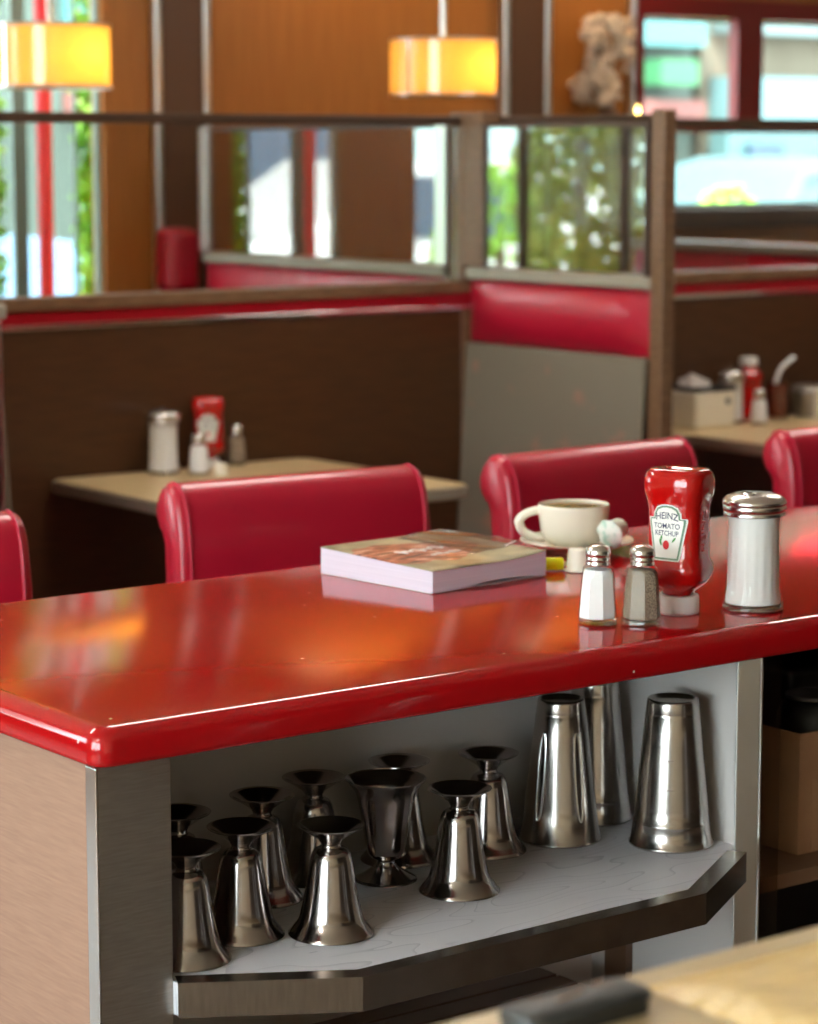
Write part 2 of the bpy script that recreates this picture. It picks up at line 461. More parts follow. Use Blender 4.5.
for (a, b) in ((-1.2, 1.045), (1.108, 2.818), (2.884, 4.55), (4.612, 5.6)):
    bm = BM(); box(bm, a, b, PY+.020, PY+.026, 1.167, 1.557)
    g = obj('glass_pane', bm, M['screen_front'], part, smooth=False)
for a in (1.047, 2.820, 4.552):
    bm = BM(); box(bm, a, a+.058, 2.868, 2.948, 1.2025, 1.592); box(bm, a, a+.058, 2.948, 3.00, 0, 1.592)
    obj('post', bm, M['wood_rail'], part, bev=.004)

# ------------------------------------------------------------------ booth dividers (double sided bench backs)
def bench(x, y0, y1, label, group):
    """back-to-back booth bench, faces at x and x+.087"""
    cx = x+.0435
    t = thing('booth_bench', label, 'booth bench', (cx, (y0+y1)/2, 0), 0, group)
    h = (y1-y0)/2
    bm = BM(); box(bm, -.0225, .0225, -h, h, 0, 1.165); obj('back_panel', bm, M['wood_dark'], t, smooth=False)
    for s in (-1, 1):
        nm = M['vinyl']
        # headrest cushion with a puffed face
        bm = BM(); n, mz = 14, 8; V = []
        for i in range(n+1):
            row = []
            for j in range(mz+1):
                u, v = i/n, j/mz
                y = -h+.016 + (2*h-.018)*u; z = 1.012 + .156*v
                p = (1-(2*u-1)**10)*(1-abs(2*v-1)**2.4)
                row.append(bm.verts.new((s*(.024+.030*p), y, z)))
            V.append(row)
        for i in range(n):
            for j in range(mz): bm.faces.new((V[i][j], V[i+1][j], V[i+1][j+1], V[i][j+1]))
        bk = [bm.verts.new((s*.0232, yy, zz)) for yy, zz in ((-h+.016, 1.012), (h-.002, 1.012), (h-.002, 1.168), (-h+.016, 1.168))]
        bm.faces.new(bk)
        bmesh.ops.recalc_face_normals(bm, faces=bm.faces)
        obj('headrest', bm, nm, t)
        bm = BM(); vs = box(bm, s*.0235, s*.042, -h+.016, h-.002, .50, 1.009)
        for v in vs:
            if v.co.z < .7: v.co.x += s*.03
        bmesh.ops.recalc_face_normals(bm, faces=bm.faces)
        obj('back_cushion', bm, M['fabric'], t, bev=.008)
        bm = BM(); box(bm, min(s*.03, s*.47), max(s*.03, s*.47), -h+.012, h-.012, .36, .47); obj('seat', bm, M['vinyl'], t, bev=.03, seg=4)
        bm = BM(); box(bm, min(s*.024, s*.42), max(s*.024, s*.42), -h+.02, h-.02, 0, .358); obj('seat_base', bm, M['wood_dark'], t, smooth=False)
    # metal frame: cap and end edges
    bm = BM(); box(bm, -.043, .043, -h, h, 1.171, 1.201); obj('cap_rail', bm, M['cap'], t, bev=.006)
    for e in (-h,):
        bm = BM(); vs = box(bm, -.030, .030, e, e+.013, .02, 1.17)
        obj('end_trim', bm, M['satin'], t, bev=.003)
    return t

def screen(x, y0, y1, label, fm='satin', w=.022):
    """glass screen with a slim metal frame standing on a bench"""
    cx = x+.0435
    t = thing('glass_screen', label, 'glass screen', (cx, (y0+y1)/2, 1.203), 0)
    h = (y1-y0)/2
    bm = BM(); box(bm, -.046, -.040, -h+.004, h-.004, .004, .356); obj('pane', bm, M['screen'], t, smooth=False)
    for e in (-h, h-w):
        fr = BM(); box(fr, -.052, -.034, e, e+w, 0, .36); obj('upright', fr, M[fm], t, bev=.003)
    fr = BM(); box(fr, -.052, -.034, -h+w, h-w, .349, .36); obj('top_trim', fr, M['dark_frame'], t, bev=.002)
    return t

bench(2.825, 2.250, 2.944, 'booth bench back with red headrest over faded grey fabric, right of the cream table', None)
screen(2.825, 2.252, 2.862, 'glass screen standing on the bench back in front of the partition', 'dark_frame', .012)
bench(2.825, 3.03, 4.18, 'long bench behind the glass partition, its pink-lit headrest at the middle', None)
screen(2.825, 3.014, 4.18, 'metal-framed glass screen behind the partition, reflecting the left window', 'satin', .046)
bench(1.045, 2.25, 2.944, 'bench at the left picture edge, only its red and grey end showing', None)
screen(1.045, 2.30, 2.862, 'glass screen on the bench at the left picture edge')
bench(1.045, 3.03, 4.18, 'bench under the windows, behind the left end of the partition', None)
screen(1.045, 3.03, 4.18, 'glass screen behind the left end of the partition')
bench(4.555, 3.03, 4.22, 'bench behind the glass at the right, cream cap over red headrest', None)
bench(4.555, 2.25, 2.944, 'bench beyond the cluttered table, at the right picture edge', None)
# aisle posts at the end of the near benches
for x, lb in ((2.823, 'tall walnut post at the aisle end of the grey-backed bench'), (1.00, 'walnut post at the aisle end of the leftmost bench')):
    bm = BM(); box(bm, 0, .040, 0, .045, 0, 1.592)
    tag(obj('screen_post', bm, M['wood_rail'], bev=.004, loc=(x, 2.203, 0)), lb, 'post')
bm = BM(); tube(bm, [(0, 0, 0), (0, .59, 0)], .008)
tag(obj('screen_rail', bm, M['rail_dark'], loc=(2.862, 2.25, 1.574)), 'slim dark top rail over the bench glass screen', 'rail')

# ------------------------------------------------------------------ tables
def table(x0, x1, y0, y1, label):
    t = thing('booth_table', label, 'table', ((x0+x1)/2, (y0+y1)/2, 0))
    a, b = (x1-x0)/2, (y1-y0)/2
    def rr(a, b, r=.035, n=6):
        P = []
        for cx, cy, s in ((a-r, b-r, 0), (-a+r, b-r, 90), (-a+r, -b+r, 180), (a-r, -b+r, 270)):
            for i in range(n+1):
                th = math.radians(s+90*i/n); P.append((cx+r*math.cos(th), cy+r*math.sin(th)))
        return P
    bm = BM(); prism(bm, rr(a-.002, b-.002), .7205, .75); obj('table_top', bm, M['table'], t, smooth=False)
    bm = BM()
    for kz in range(3):
        z = .722+.009*kz
        P = rr(a+.0005, b+.0005); tube(bm, [(x, y, z+.004) for x, y in P], .0042, 6, closed=True)
    obj('edge_band', bm, M['table_edge'], t)
    bm = BM(); lathe(bm, [(.04, .03), (.04, .70), (.14, .705), (.14, .7195)], 24); obj('pedestal', bm, M['black'], t)
    bm = BM(); lathe(bm, [(.22, 0), (.22, .012), (.05, .03)], 32); obj('base', bm, M['black'], t)
    return t
table(1.60, 2.315, 2.275, 2.935, 'cream booth table with ketchup and shakers, left of the grey bench back')
table(3.40, 4.12, 2.275, 2.935, 'cream booth table crowded with condiments at the right')
table(1.66, 2.30, 3.1, 4.2, 'booth table hidden behind the partition at the left')

# ================================================================== COUNTER
def rounded_rect(x0, x1, y0, y1, r, n=8):
    P = []
    for cx, cy, s in ((x1-r, y1-r, 0), (x0+r, y1-r, 90), (x0+r, y0+r, 180), (x1-r, y0+r, 270)):
        for i in range(n+1):
            th = math.radians(s+90*i/n); P.append((cx+r*math.cos(th), cy+r*math.sin(th)))
    return P
bm = BM()
levels = []
for z, ins in ((.88, .003), (.882, .001), (.886, 0), (.901, 0), (.9075, .0012), (.9125, .0042), (.9165, .0088), (.919, .0145), (.92, .021)):
    P = rounded_rect(ins, 3.2-ins, ins, .735-ins, max(.022-ins*.6, .006), 8)
    levels.append([bm.verts.new((x, y, z)) for x, y in P])
for A, B in zip(levels[:-1], levels[1:]):
    for i in range(len(A)):
        j = (i+1) % len(A); bm.faces.new((A[i], A[j], B[j], B[i]))
bm.faces.new(list(reversed(levels[0]))); bm.faces.new(levels[-1])
tag(obj('countertop', bm, M['counter'], ang=1.2), 'glossy red quartz countertop with a rounded edge', 'countertop')
bm = BM(); box(bm, .034, 3.16, .042, .70, .8725, .8798)
obj('underlay', bm, M['stone'], bpy.data.objects['countertop'], smooth=False)

SZ = .628
cab = thing('counter_cabinet', 'counter base with wood end panel and open shelf of metal cups', 'cabinet', (0, 0, 0))
bm = BM(); box(bm, .020, .040, .058, .634, 0, .872); obj('end_panel', bm, M['wood_end'], cab, smooth=False)
bm = BM(); box(bm, .0190, .0225, .0365, .0575, 0, .872); obj('corner_trim', bm, M['chrome'], cab, bev=.0025)
bm = BM(); box(bm, .0230, .111, .038, .0575, 0, .872); obj('front_column', bm, M['brushed'], cab, bev=.0015)
bm = BM(); box(bm, .0405, .110, .058, .33, 0, .872); obj('side_wall', bm, M['white_lam'], cab, smooth=False)
bm = BM(); box(bm, .0405, .962, .331, .345, 0, .872); obj('back_panel', bm, M['white_lam'], cab, smooth=False)
bm = BM(); box(bm, .0405, 3.1, .618, .634, 0, .872); obj('customer_panel', bm, M['wood_end'], cab, smooth=False)
bm = BM(); box(bm, .9625, .978, .0535, .345, 0, .872); obj('divider', bm, M['white_lam'], cab, smooth=False)
bm = BM(); prism(bm, [(.950, .0530), (.950, .0500), (.976, .0360), (.976, .0530)], 0, .872); obj('right_post', bm, M['satin'], cab, bev=.001)
bm = BM(); box(bm, .9763, .9800, .034, .0533, 0, .872); obj('bright_edge', bm, M['chrome'], cab, bev=.001)
bm = BM(); box(bm, .950, .9622, .25, .292, 0, .59); obj('shelf_support', bm, M['pilaster'], cab, smooth=False)
# projecting shelf with clipped corners
outer = [(.110, .028), (.277, -.073), (.783, -.070), (.947, .028), (.947, .054), (.9615, .054), (.9615, .330), (.112, .330), (.112, .058)]
bm = BM(); prism(bm, outer, SZ-.036, SZ-.0005)
sh = obj('shelf', bm, M['shelf'], cab, smooth=False)
# steel band round the shelf front, with its narrow top lip
front = [(.109, .0265), (.2765, -.075), (.7835, -.072), (.9485, .027)]
inner = [(.120, .050), (.287, -.051), (.7765, -.048), (.934, .047)]
bm = BM()
lo = [bm.verts.new((x, y, SZ-.038)) for x, y in front]; hi = [bm.verts.new((x, y, SZ+.0006)) for x, y in front]
inn = [bm.verts.new((x, y, SZ+.0006)) for x, y in inner]; inl = [bm.verts.new((x, y, SZ-.0003)) for x, y in inner]
for i in range(3):
    bm.faces.new((lo[i], lo[i+1], hi[i+1], hi[i])); bm.faces.new((hi[i], hi[i+1], inn[i+1], inn[i]))
    bm.faces.new((inn[i], inn[i+1], inl[i+1], inl[i]))
o = obj('edge_band', bm, M['shelf_edge'], sh, smooth=False)

# right-hand bay: lower shelf, tinted strip, box
bay = thing('open_shelf_unit', 'dark open bay under the counter, right of the steel post', 'shelf unit', (0, 0, 0))
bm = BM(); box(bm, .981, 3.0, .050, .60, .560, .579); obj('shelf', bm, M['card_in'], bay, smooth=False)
bm = BM(); box(bm, .981, 3.0, .601, .615, 0, .872); obj('back_panel', bm, M['black'], bay, smooth=False)
bm = BM(); box(bm, .9805, 1.0135, .036, .0385, 0, .872); obj('tinted_strip', bm, M['tinted'], bay, smooth=False)
bm = BM(); box(bm, 2.98, 3.0, .05, .60, 0, .559); obj('side_panel', bm, M['wood_dark'], bay, smooth=False)

# dark slatted crate on the floor under the shelf
cr = thing('slatted_crate', 'dark brown slatted crate in shade below the shelf of cups', 'crate', (.490, .176, 0))
for i in range(6):
    bm = BM(); box(bm, -.35, .35, -.125+.0425*i, -.125+.0425*i+.036, .415, .43)
    obj('top_slat', bm, M['pilaster'], cr, smooth=False)
bm = BM()
for z in (.02, .14, .26): box(bm, -.35, .35, -.127, -.115, z, z+.11); box(bm, -.35, .35, .115, .127, z, z+.11)
for s in (-.35, .335): box(bm, s, s+.015, -.114, .114, 0, .414)
obj('body', bm, M['pilaster'], cr, smooth=False)

# ------------------------------------------------------------------ metal cups on the shelf
def shell(prof, th):
    """outer profile bottom to top -> closed thin shell profile"""
    return prof
FOOT = [(.0125, .1035), (.0108, .1055), (.0112, .1085), (.0150, .1140), (.0225, .1215), (.0300, .1268), (.0330, .1285), (.0336, .1300),
        (.0322, .1304), (.0290, .1280), (.0205, .1215), (.0120, .1150), (.0060, .1125), (0, .1118)]
BOWL = [(.0400, .0016), (.0452, .0), (.0466, .0008), (.0464, .0022), (.0440, .0052), (.0405, .0105), (.0372, .0170), (.0348, .0245), (.0326, .0340), (.0302, .0470),
        (.0281, .0600), (.0262, .0730), (.0244, .0850), (.0222, .0950), (.0190, .1005), (.0150, .1030), (.0125, .1035), (.0, .1036)]
INB = [(0, .1010), (.0140, .1005), (.0180, .0985), (.0212, .0930), (.0234, .0840), (.0253, .0720), (.0272, .0590), (.0293, .0460), (.0317, .0335),
       (.0339, .0245), (.0363, .0172), (.0397, .0108), (.0430, .0060), (.0452, .0030), (.0466, .0020)]
def make_goblet(label, loc):
    t = thing('sundae_cup', label, 'metal cup', loc, 0, 'metal sundae cups on the shelf')
    bm = BM(); pr = [(r, z) for r, z in INB] + list(BOWL[2:])
    lathe(bm, [(r*(1.04 if z < .012 else 1), z*.966) for r, z in pr], 56, cap0=False, cap1=False); obj('bowl', bm, M['cup_steel'], t, ang=1.4)
    bm = BM(); lathe(bm, [(r*(1.14 if z > .12 else 1), z*.966) for r, z in FOOT], 56, cap0=False, cap1=False); obj('foot', bm, M['cup_steel'], t, ang=1.4)
    return t
GOB = [((.161, .090), 'upside-down metal sundae cup beside the steel column, nearest the shelf edge'),
       ((.234, .222), 'upside-down metal cup behind the one beside the steel column, half hidden'),
       ((.257, .127), 'upside-down metal cup in the front row, second from the steel column'),
       ((.355, .230), 'upside-down metal cup in the back row, second from the steel column'),
       ((.340, .071), 'upside-down metal cup at the front middle of the shelf, brightly streaked'),
       ((.452, .262), 'upside-down metal cup in the back row, left of the upright cup'),
       ((.584, .266), 'upside-down metal cup between the upright cup and its neighbour, half hidden behind'),
       ((.558, .114), 'upside-down metal cup standing in front, right of the upright cup'),
       ((.697, .231), 'upside-down metal cup next to the tall shakers, last of the small cups')]
g0 = None
for i, ((x, y), lb) in enumerate(GOB):
    if g0 is None: g0 = make_goblet(lb, (x, y, SZ+.0002))
    else: dup(g0, (x, y, SZ+.0002), random.uniform(0, 6), lb)
up = dup(g0, (.518, .206, SZ+.1262), 0, 'only metal sundae cup standing upright, its wide mouth open')
up.rotation_euler = (PI, 0, .4)

def make_malt(loc, rz, r0, r1, h, label, slots=False, ring=False, marks=False):
    t = thing('malt_cup', label, 'tall metal cup', loc, rz, 'tall metal malt cups on the shelf')
    rr = lambda z: r0 + (r1-r0)*(z/h)
    prof = [(r0-.004, .012), (r0-.002, .001), (r0+.0005, 0), (r0+.0022, .0012), (r0+.0022, .0032), (r0+.0004, .0046)]
    if ring: prof += [(rr(.028), .028), (rr(.030)+.0008, .030), (rr(.032)+.0008, .032), (rr(.034)-.0006, .034)]
    prof += [(rr(.05), .05), (rr(.09), .09), (rr(.13), .13), (rr(h-.020), h-.020), (rr(h-.0185)-.0006, h-.0185), (rr(h-.016), h-.016),
             (rr(h)+.0002, h-.004), (r1-.0002, h-.0012), (r1-.0014, h), (r1-.003, h-.0006), (r1-.0045, h-.004), (r1*.5, h-.0055), (0, h-.006)]
    bm = BM(); lathe(bm, prof, 64, cap0=False, cap1=False); obj('body', bm, M['malt_steel'], t, ang=1.2)
    if slots:
        for a in (-.62, .62, 1.9, 3.14, 4.4):
            bm = BM(); P = []
            for i in range(40):
                th = 2*PI*i/40
                z = .088 + (.044*math.sin(th) + (.012 if math.sin(th) > 0 else -.012))
                w = .0048*math.cos(th)
                r = rr(z)-.0002
                P.append((r*math.cos(a+w/r), r*math.sin(a+w/r), z))
            tube(bm, P, .0017, 8, closed=True)
            obj('pressed_rib', bm, M['lid'], t)
    if marks:
        for z in (.078, .115):
            bm = BM(); P = [(rr(z)*math.cos(a), rr(z)*math.sin(a), z) for a in [(-.14+.28*i/8) for i in range(9)]]
            tube(bm, P, .0007, 6); obj('measure_mark', bm, M['malt_steel'], t)
    return t
fa = math.atan2(-2.19-.1, -1.279-.9)   # direction from the cups to the work aisle
make_malt((.806, .219, SZ+.0002), fa+.02, .0505, .0300, .183, 'tall metal malt cup with pressed oval ribs, upside down beside the small cups', slots=True)
make_malt((.909, .270, SZ+.0002), fa, .0480, .0300, .186, 'tall metal malt cup at the back, between the two front ones', ring=True)
make_malt((.9035, .117, SZ+.0002), fa-.06, .0515, .0325, .188, 'tall banded metal malt cup by the white side wall', ring=True, marks=True)

# ------------------------------------------------------------------ cardboard box and what is in it
bx = thing('cardboard_box', 'torn-edged brown cardboard box on the shelf under the counter', 'box', (1.116, .100, .5795))
H = .162
bm = BM(); zig = []
bm2 = BM()
box(bm, 0, .004, 0, .30, 0, H); obj('side_wall', bm, M['card'], bx, smooth=False)
bm = BM(); P = []
# front wall with a torn perforated edge next to the corner
N = 17
top = [(.0045, H)]; 
pts = [(.0045, 0), (.30, 0), (.30, H), (.0045, H)]
for i in range(N*2-1):
    z = H - H*(i+1)/(N*2); pts.append((.0045 - (.0035 if i % 2 == 0 else 0.0), z))
lo = [bm.verts.new((x, -.0005, z)) for x, z in pts]; hi = [bm.verts.new((x, .0035, z)) for x, z in pts]
bm.faces.new(lo); bm.faces.new(list(reversed(hi)))
for i in range(len(pts)):
    j = (i+1) % len(pts); bm.faces.new((lo[i], lo[j], hi[j], hi[i]))
bmesh.ops.recalc_face_normals(bm, faces=bm.faces)
obj('front_wall', bm, M['card'], bx, smooth=False)
bm = BM(); box(bm, .022, .20, -.0026, -.0008, .004, .098); obj('glued_flap', bm, M['card'], bx, smooth=False)
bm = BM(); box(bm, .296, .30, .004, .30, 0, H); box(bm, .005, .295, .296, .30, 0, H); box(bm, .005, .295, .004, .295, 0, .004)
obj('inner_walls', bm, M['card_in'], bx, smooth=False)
bm = BM(); lathe(bm, [(.045, 0), (.047, .01), (.047, .165), (.040, .180), (.030, .186), (0, .187)], 24)
o = tag(obj('black_canister', bm, M['black'], loc=(1.20, .16, .5840)), 'black lidded canister poking out of the cardboard box', 'canister')
bm = BM(); lathe(bm, [(.036, .187), (.036, .192), (0, .193)], 24); obj('lid', bm, mat('grey_lid', c255(96, 100, 108), .4), o)
bm = BM(); box(bm, -.09, .09, -.08, .08, 0, .21)
o = tag(obj('black_carton', bm, M['black'], bev=.01, loc=(1.31, .30, .5840)), 'tall black carton at the back of the cardboard box', 'carton')

# ================================================================== THINGS ON THE COUNTER
CZ = .9202
# ---- ketchup bottle
BP = [(.0245, .019, .016), (.0300, .021, .017), (.0340, .026, .0185), (.0400, .0325, .0225), (.0480, .0378, .0268), (.0560, .0398, .0286), (.0640, .0390, .0280), (.0700, .0362, .0252),
      (.0750, .0338, .0224), (.0800, .0340, .0220), (.0950, .0338, .0218), (.1150, .0336, .0216), (.1330, .0338, .0218), (.1400, .0346, .0224), (.1470, .0372, .0248),
      (.1550, .0396, .0268), (.1640, .0404, .0274), (.1720, .0400, .0270), (.1790, .0380, .0250), (.1835, .0345, .0215), (.1845, .0300, .0170), (.1825, .0240, .0115), (.1800, .0160, .0070), (.1795, 0, 0)]
BP = [(z, a*(1.06 if .07 < z < .145 else 1.03), b*(1.34 if .07 < z < .145 else 1.25 if z > .036 else 1.12)) for z, a, b in BP]
NB = 3.4
def b_interp(z):
    for (z0, a0, b0), (z1, a1, b1) in zip(BP[:-1], BP[1:]):
        if z0 <= z <= z1:
            t = (z-z0)/(z1-z0); return a0+(a1-a0)*t, b0+(b1-b0)*t
    return BP[8][1:]
def b_surf(s, z, off):
    a, b = b_interp(z); q = min(abs(s)/a, .98)
    return Vector((s, -b*(1-q**NB)**(1/NB)-off, z))
def b_side(s, z, off):
    a, b = b_interp(z); q = min(abs(s)/b, .98)
    return Vector((a*(1-q**NB)**(1/NB)+off, s, z))

LAB = [(x*1.2, .106+(z-.106)*1.03) for x, z in [(-.0150, .0715), (.0150, .0715), (.0172, .085), (.0228, .1195), (.0228, .1235), (.0165, .1240), (.0160, .1300), (.0125, .1368), (.0065, .1398), (0, .1405)]]
LAB = LAB + [(-x, z) for x, z in reversed(LAB[2:-1])]
def label_layer(scale, off, mm, par, name, z0=.1055):
    bm = BM()
    f = bm.faces.new([bm.verts.new((x*scale, 0, z0+(z-z0)*(1-(1-scale)*.62))) for x, z in LAB])
    bmesh.ops.triangulate(bm, faces=[f])
    for _ in range(6): bmesh.ops.subdivide_edges(bm, edges=[e for e in bm.edges if e.calc_length() > .0018], cuts=1)
    bmesh.ops.triangulate(bm, faces=bm.faces)
    for v in bm.verts: v.co = b_surf(v.co.x, v.co.z, off)
    bmesh.ops.recalc_face_normals(bm, faces=bm.faces)
    return obj(name, bm, mm, par, ang=3)
def wrap_text(s, size, z, off, mm, par, name, sx=1.0, arch=0.0):
    bm = text_bm(s, size)
    bmesh.ops.subdivide_edges(bm, edges=[e for e in bm.edges if e.calc_length() > .0025], cuts=1)
    for v in bm.verts:
        x = v.co.x*sx; v.co = b_surf(x, z+v.co.y-arch*x*x, off)
    return obj(name, bm, mm, par, smooth=False)
def make_ketchup(loc, rz, label):
    t = thing('ketchup_bottle', label, 'ketchup bottle', loc, rz)
    bm = BM(); n = 64; rings = []
    for z, a, b in BP:
        if a == 0: rings.append([bm.verts.new((0, 0, z))]); continue
        R = []
        for i in range(n):
            th = 2*PI*i/n; c, s = math.cos(th), math.sin(th); e = NB if z > .03 else 2.2
            k = (abs(c)**e+abs(s)**e)**(-1/e)
            R.append(bm.verts.new((a*k*c, b*k*s, z)))
        rings.append(R)
    for A, B in zip(rings[:-1], rings[1:]):
        for i in range(n):
            j = (i+1) % n
            if len(B) == 1: bm.faces.new((A[i], A[j], B[0]))
            else: bm.faces.new((A[i], A[j], B[j], B[i]))
    bm.faces.new(list(reversed(rings[0])))
    body = obj('bottle', bm, M['ketchup'], t, ang=1.5)
    bm = BM(); lathe(bm, [(.0250, 0), (.0264, .001), (.0270, .003), (.0268, .0215), (.0258, .0238), (0, .0240)], 48, cap1=False); obj('cap', bm, M['white_plastic'], t, ang=.7)
    lab = label_layer(1.0, .0005, M['label'], t, 'label')
    g = label_layer(.93, .0010, M['label_green'], lab, 'green_border')
    label_layer(.83, .0016, M['label'], lab, 'label_field')
    wrap_text('HEINZ', .0120, .1270, .0019, M['ink'], lab, 'lettering', .92, 9)
    wrap_text('TOMATO', .0094, .1140, .0019, M['ink'], lab, 'lettering', .92)
    wrap_text('KETCHUP', .0090, .1050, .0019, M['ink'], lab, 'lettering', .84)
    bm = BM(); f = bm.faces.new([bm.verts.new((0.0044*math.cos(a)-.0005, 0, .0905+.0058*math.sin(a))) for a in [2*PI*i/24 for i in range(24)]])
    for v in bm.verts: v.co = b_surf(v.co.x, v.co.z, .0020)
    obj('printed_tomato', bm, M['tomato'], lab, smooth=False)
    bm = BM()
    for (cx, cz, rot) in ((.0105, .0975, .9), (-.0085, .0935, 1.9), (-.0075, .0985, 1.4)):
        P = [(.0042*math.cos(a), .0013*math.sin(a)) for a in [2*PI*i/14 for i in range(14)]]
        f = bm.faces.new([bm.verts.new(b_surf(cx+p*math.cos(rot)-q*math.sin(rot), cz+p*math.sin(rot)+q*math.cos(rot), .0020)) for p, q in P])
    obj('printed_leaf', bm, M['leaf_ink'], lab, smooth=False)
    bm = text_bm('HEINZ', .0145, 1.1)
    geom = bmesh.ops.extrude_face_region(bm, geom=bm.faces[:])
    up_ = [v for v in geom['geom'] if isinstance(v, bmesh.types.BMVert)]
    ids = set(up_)
    for v in bm.verts:
        x, y = v.co.x, v.co.y
        v.co = b_side(-y, .107+x*1.15, .0008 if v in ids else -.0005)
    obj('embossed_lettering', bm, M['emboss'], t, smooth=False)
    return t
kz = make_ketchup((.9235, .132, CZ), math.atan2(-.29, -.957)+PI/2, 'red squeeze ketchup bottle standing on its white cap on the red counter')

# ---- salt and pepper
def octa(a, z):
    k = PI/4; m_ = (a % k) - k/2
    return math.cos(k/2)/math.cos(m_)
def make_shaker(loc, rz, fill, label, lvl=.064):
    t = thing('glass_shaker', label, 'shaker', loc, rz)
    prof = [(.0235, 0), (.0262, .0015), (.0268, .005), (.0258, .012), (.0232, .045), (.0215, .062), (.0195, .068), (.0150, .0715), (.0135, .0735), (.0135, .0755)]
    sh_ = lambda a, z: octa(a, z) if z < .066 else 1.0
    bm = BM(); lathe(bm, prof, 64, cap0=True, cap1=False, shape=sh_); obj('glass_body', bm, M['glass'], t, ang=.35)
    f = [(.0215, .007), (.0243, .0085), (.0215, .045), (.0198, .0610), (.0165, lvl+.002), (0, lvl+.0035)]
    bm = BM(); lathe(bm, f, 64, cap1=False, shape=sh_); obj('contents', bm, fill, t, ang=.35)
    bm = BM(); lathe(bm, [(.0232, .0004), (.0250, .0022), (.0252, .0048), (.0225, .0066)], 64, shape=sh_); obj('glass_foot', bm, M['glass_base'], t, ang=.35)
    lid = [(.0150, .0715), (.0158, .0718), (.0161, .0735), (.0150, .0752), (.0150, .0762), (.0159, .0775), (.0158, .0795), (.0150, .0808), (.0150, .0818), (.0162, .0832), (.0165, .0860), (.0160, .0890), (.0140, .0925), (.0095, .0952), (.004, .0962), (0, .0963)]
    bm = BM(); lathe(bm, lid, 48, cap1=False); l = obj('lid', bm, M['lid'], t, ang=.9)
    bm = BM()
    for i in range(7):
        a = 2*PI*i/6; r = .006 if i < 6 else 0
        lathe(bm, [(.0011, .0950 if r else .0960), (.0011, .0960 if r else .0967), (0, .0961 if r else .0968)], 8, r*math.cos(a), r*math.sin(a))
    obj('shake_holes', bm, M['black'], l)
    return t
s1 = make_shaker((.7945, .1385, CZ), .35, M['salt'], 'glass salt shaker with white salt on the red counter')
s2 = make_shaker((.8358, .1035, CZ), .2, M['pepper'], 'glass pepper shaker with grey pepper beside the ketchup bottle')

# ---- sugar pourer
def make_pourer(loc, rz, label):
    t = thing('sugar_pourer', label, 'sugar pourer', loc, rz)
    flute = lambda a, z: 1.0 + (.022*abs(math.cos(a*9)) if .022 < z < .118 else 0)
    prof = [(.036, 0), (.0385, .0015), (.0393, .004), (.0390, .010), (.0365, .018), (.0345, .024), (.0340, .035), (.0340, .110), (.0350, .116), (.0358, .120), (.0352, .1235)]
    bm = BM(); lathe(bm, prof, 144, cap1=False, shape=flute); obj('glass_body', bm, M['glass'], t, ang=.8)
    bm = BM(); lathe(bm, [(.0350, .0085), (.0345, .018), (.0322, .024), (.0318, .035), (.0318, .112), (.0330, .1165), (.0340, .122), (0, .1222)], 96, cap1=False, shape=lambda a, z: 1.0+(.045*abs(math.cos(a*9)) if .02 < z < .112 else 0)); obj('sugar', bm, M['sugar'], t, ang=.9)
    bm = BM(); lathe(bm, [(.0365, .0004), (.0384, .0022), (.0386, .0050), (.037, .0072)], 64); obj('glass_foot', bm, M['glass_base'], t)
    lid = [(.0376, .1200), (.0392, .1205), (.0396, .1225), (.0390, .1245), (.0384, .1255), (.0394, .1270), (.0404, .1285), (.0406, .1315), (.0400, .1330), (.0395, .1340), (.0406, .1352), (.0408, .1380), (.0400, .1400), (.0360, .1440), (.0270, .1475), (.0140, .1490), (0, .1494)]
    bm = BM(); lathe(bm, lid, 64, cap1=False); l = obj('lid', bm, M['lid'], t, ang=.7)
    bm = BM(); vs = lathe(bm, [(.0100, .1455), (.0100, .1495), (.0085, .1505), (0, .1506)], 24, .016, .004); obj('spout_rim', bm, M['chrome'], l)
    bm = BM(); lathe(bm, [(.0048, .1500), (.0048, .1509), (0, .15095)], 16, .0165, .004); obj('spout_hole', bm, M['black'], l)
    return t
for q in (s1, s2): q.scale = (.965, .965, 1.03)
po = make_pourer((1.022, .098, CZ), fa-.7, 'glass sugar pourer with chrome lid at the front edge of the counter')

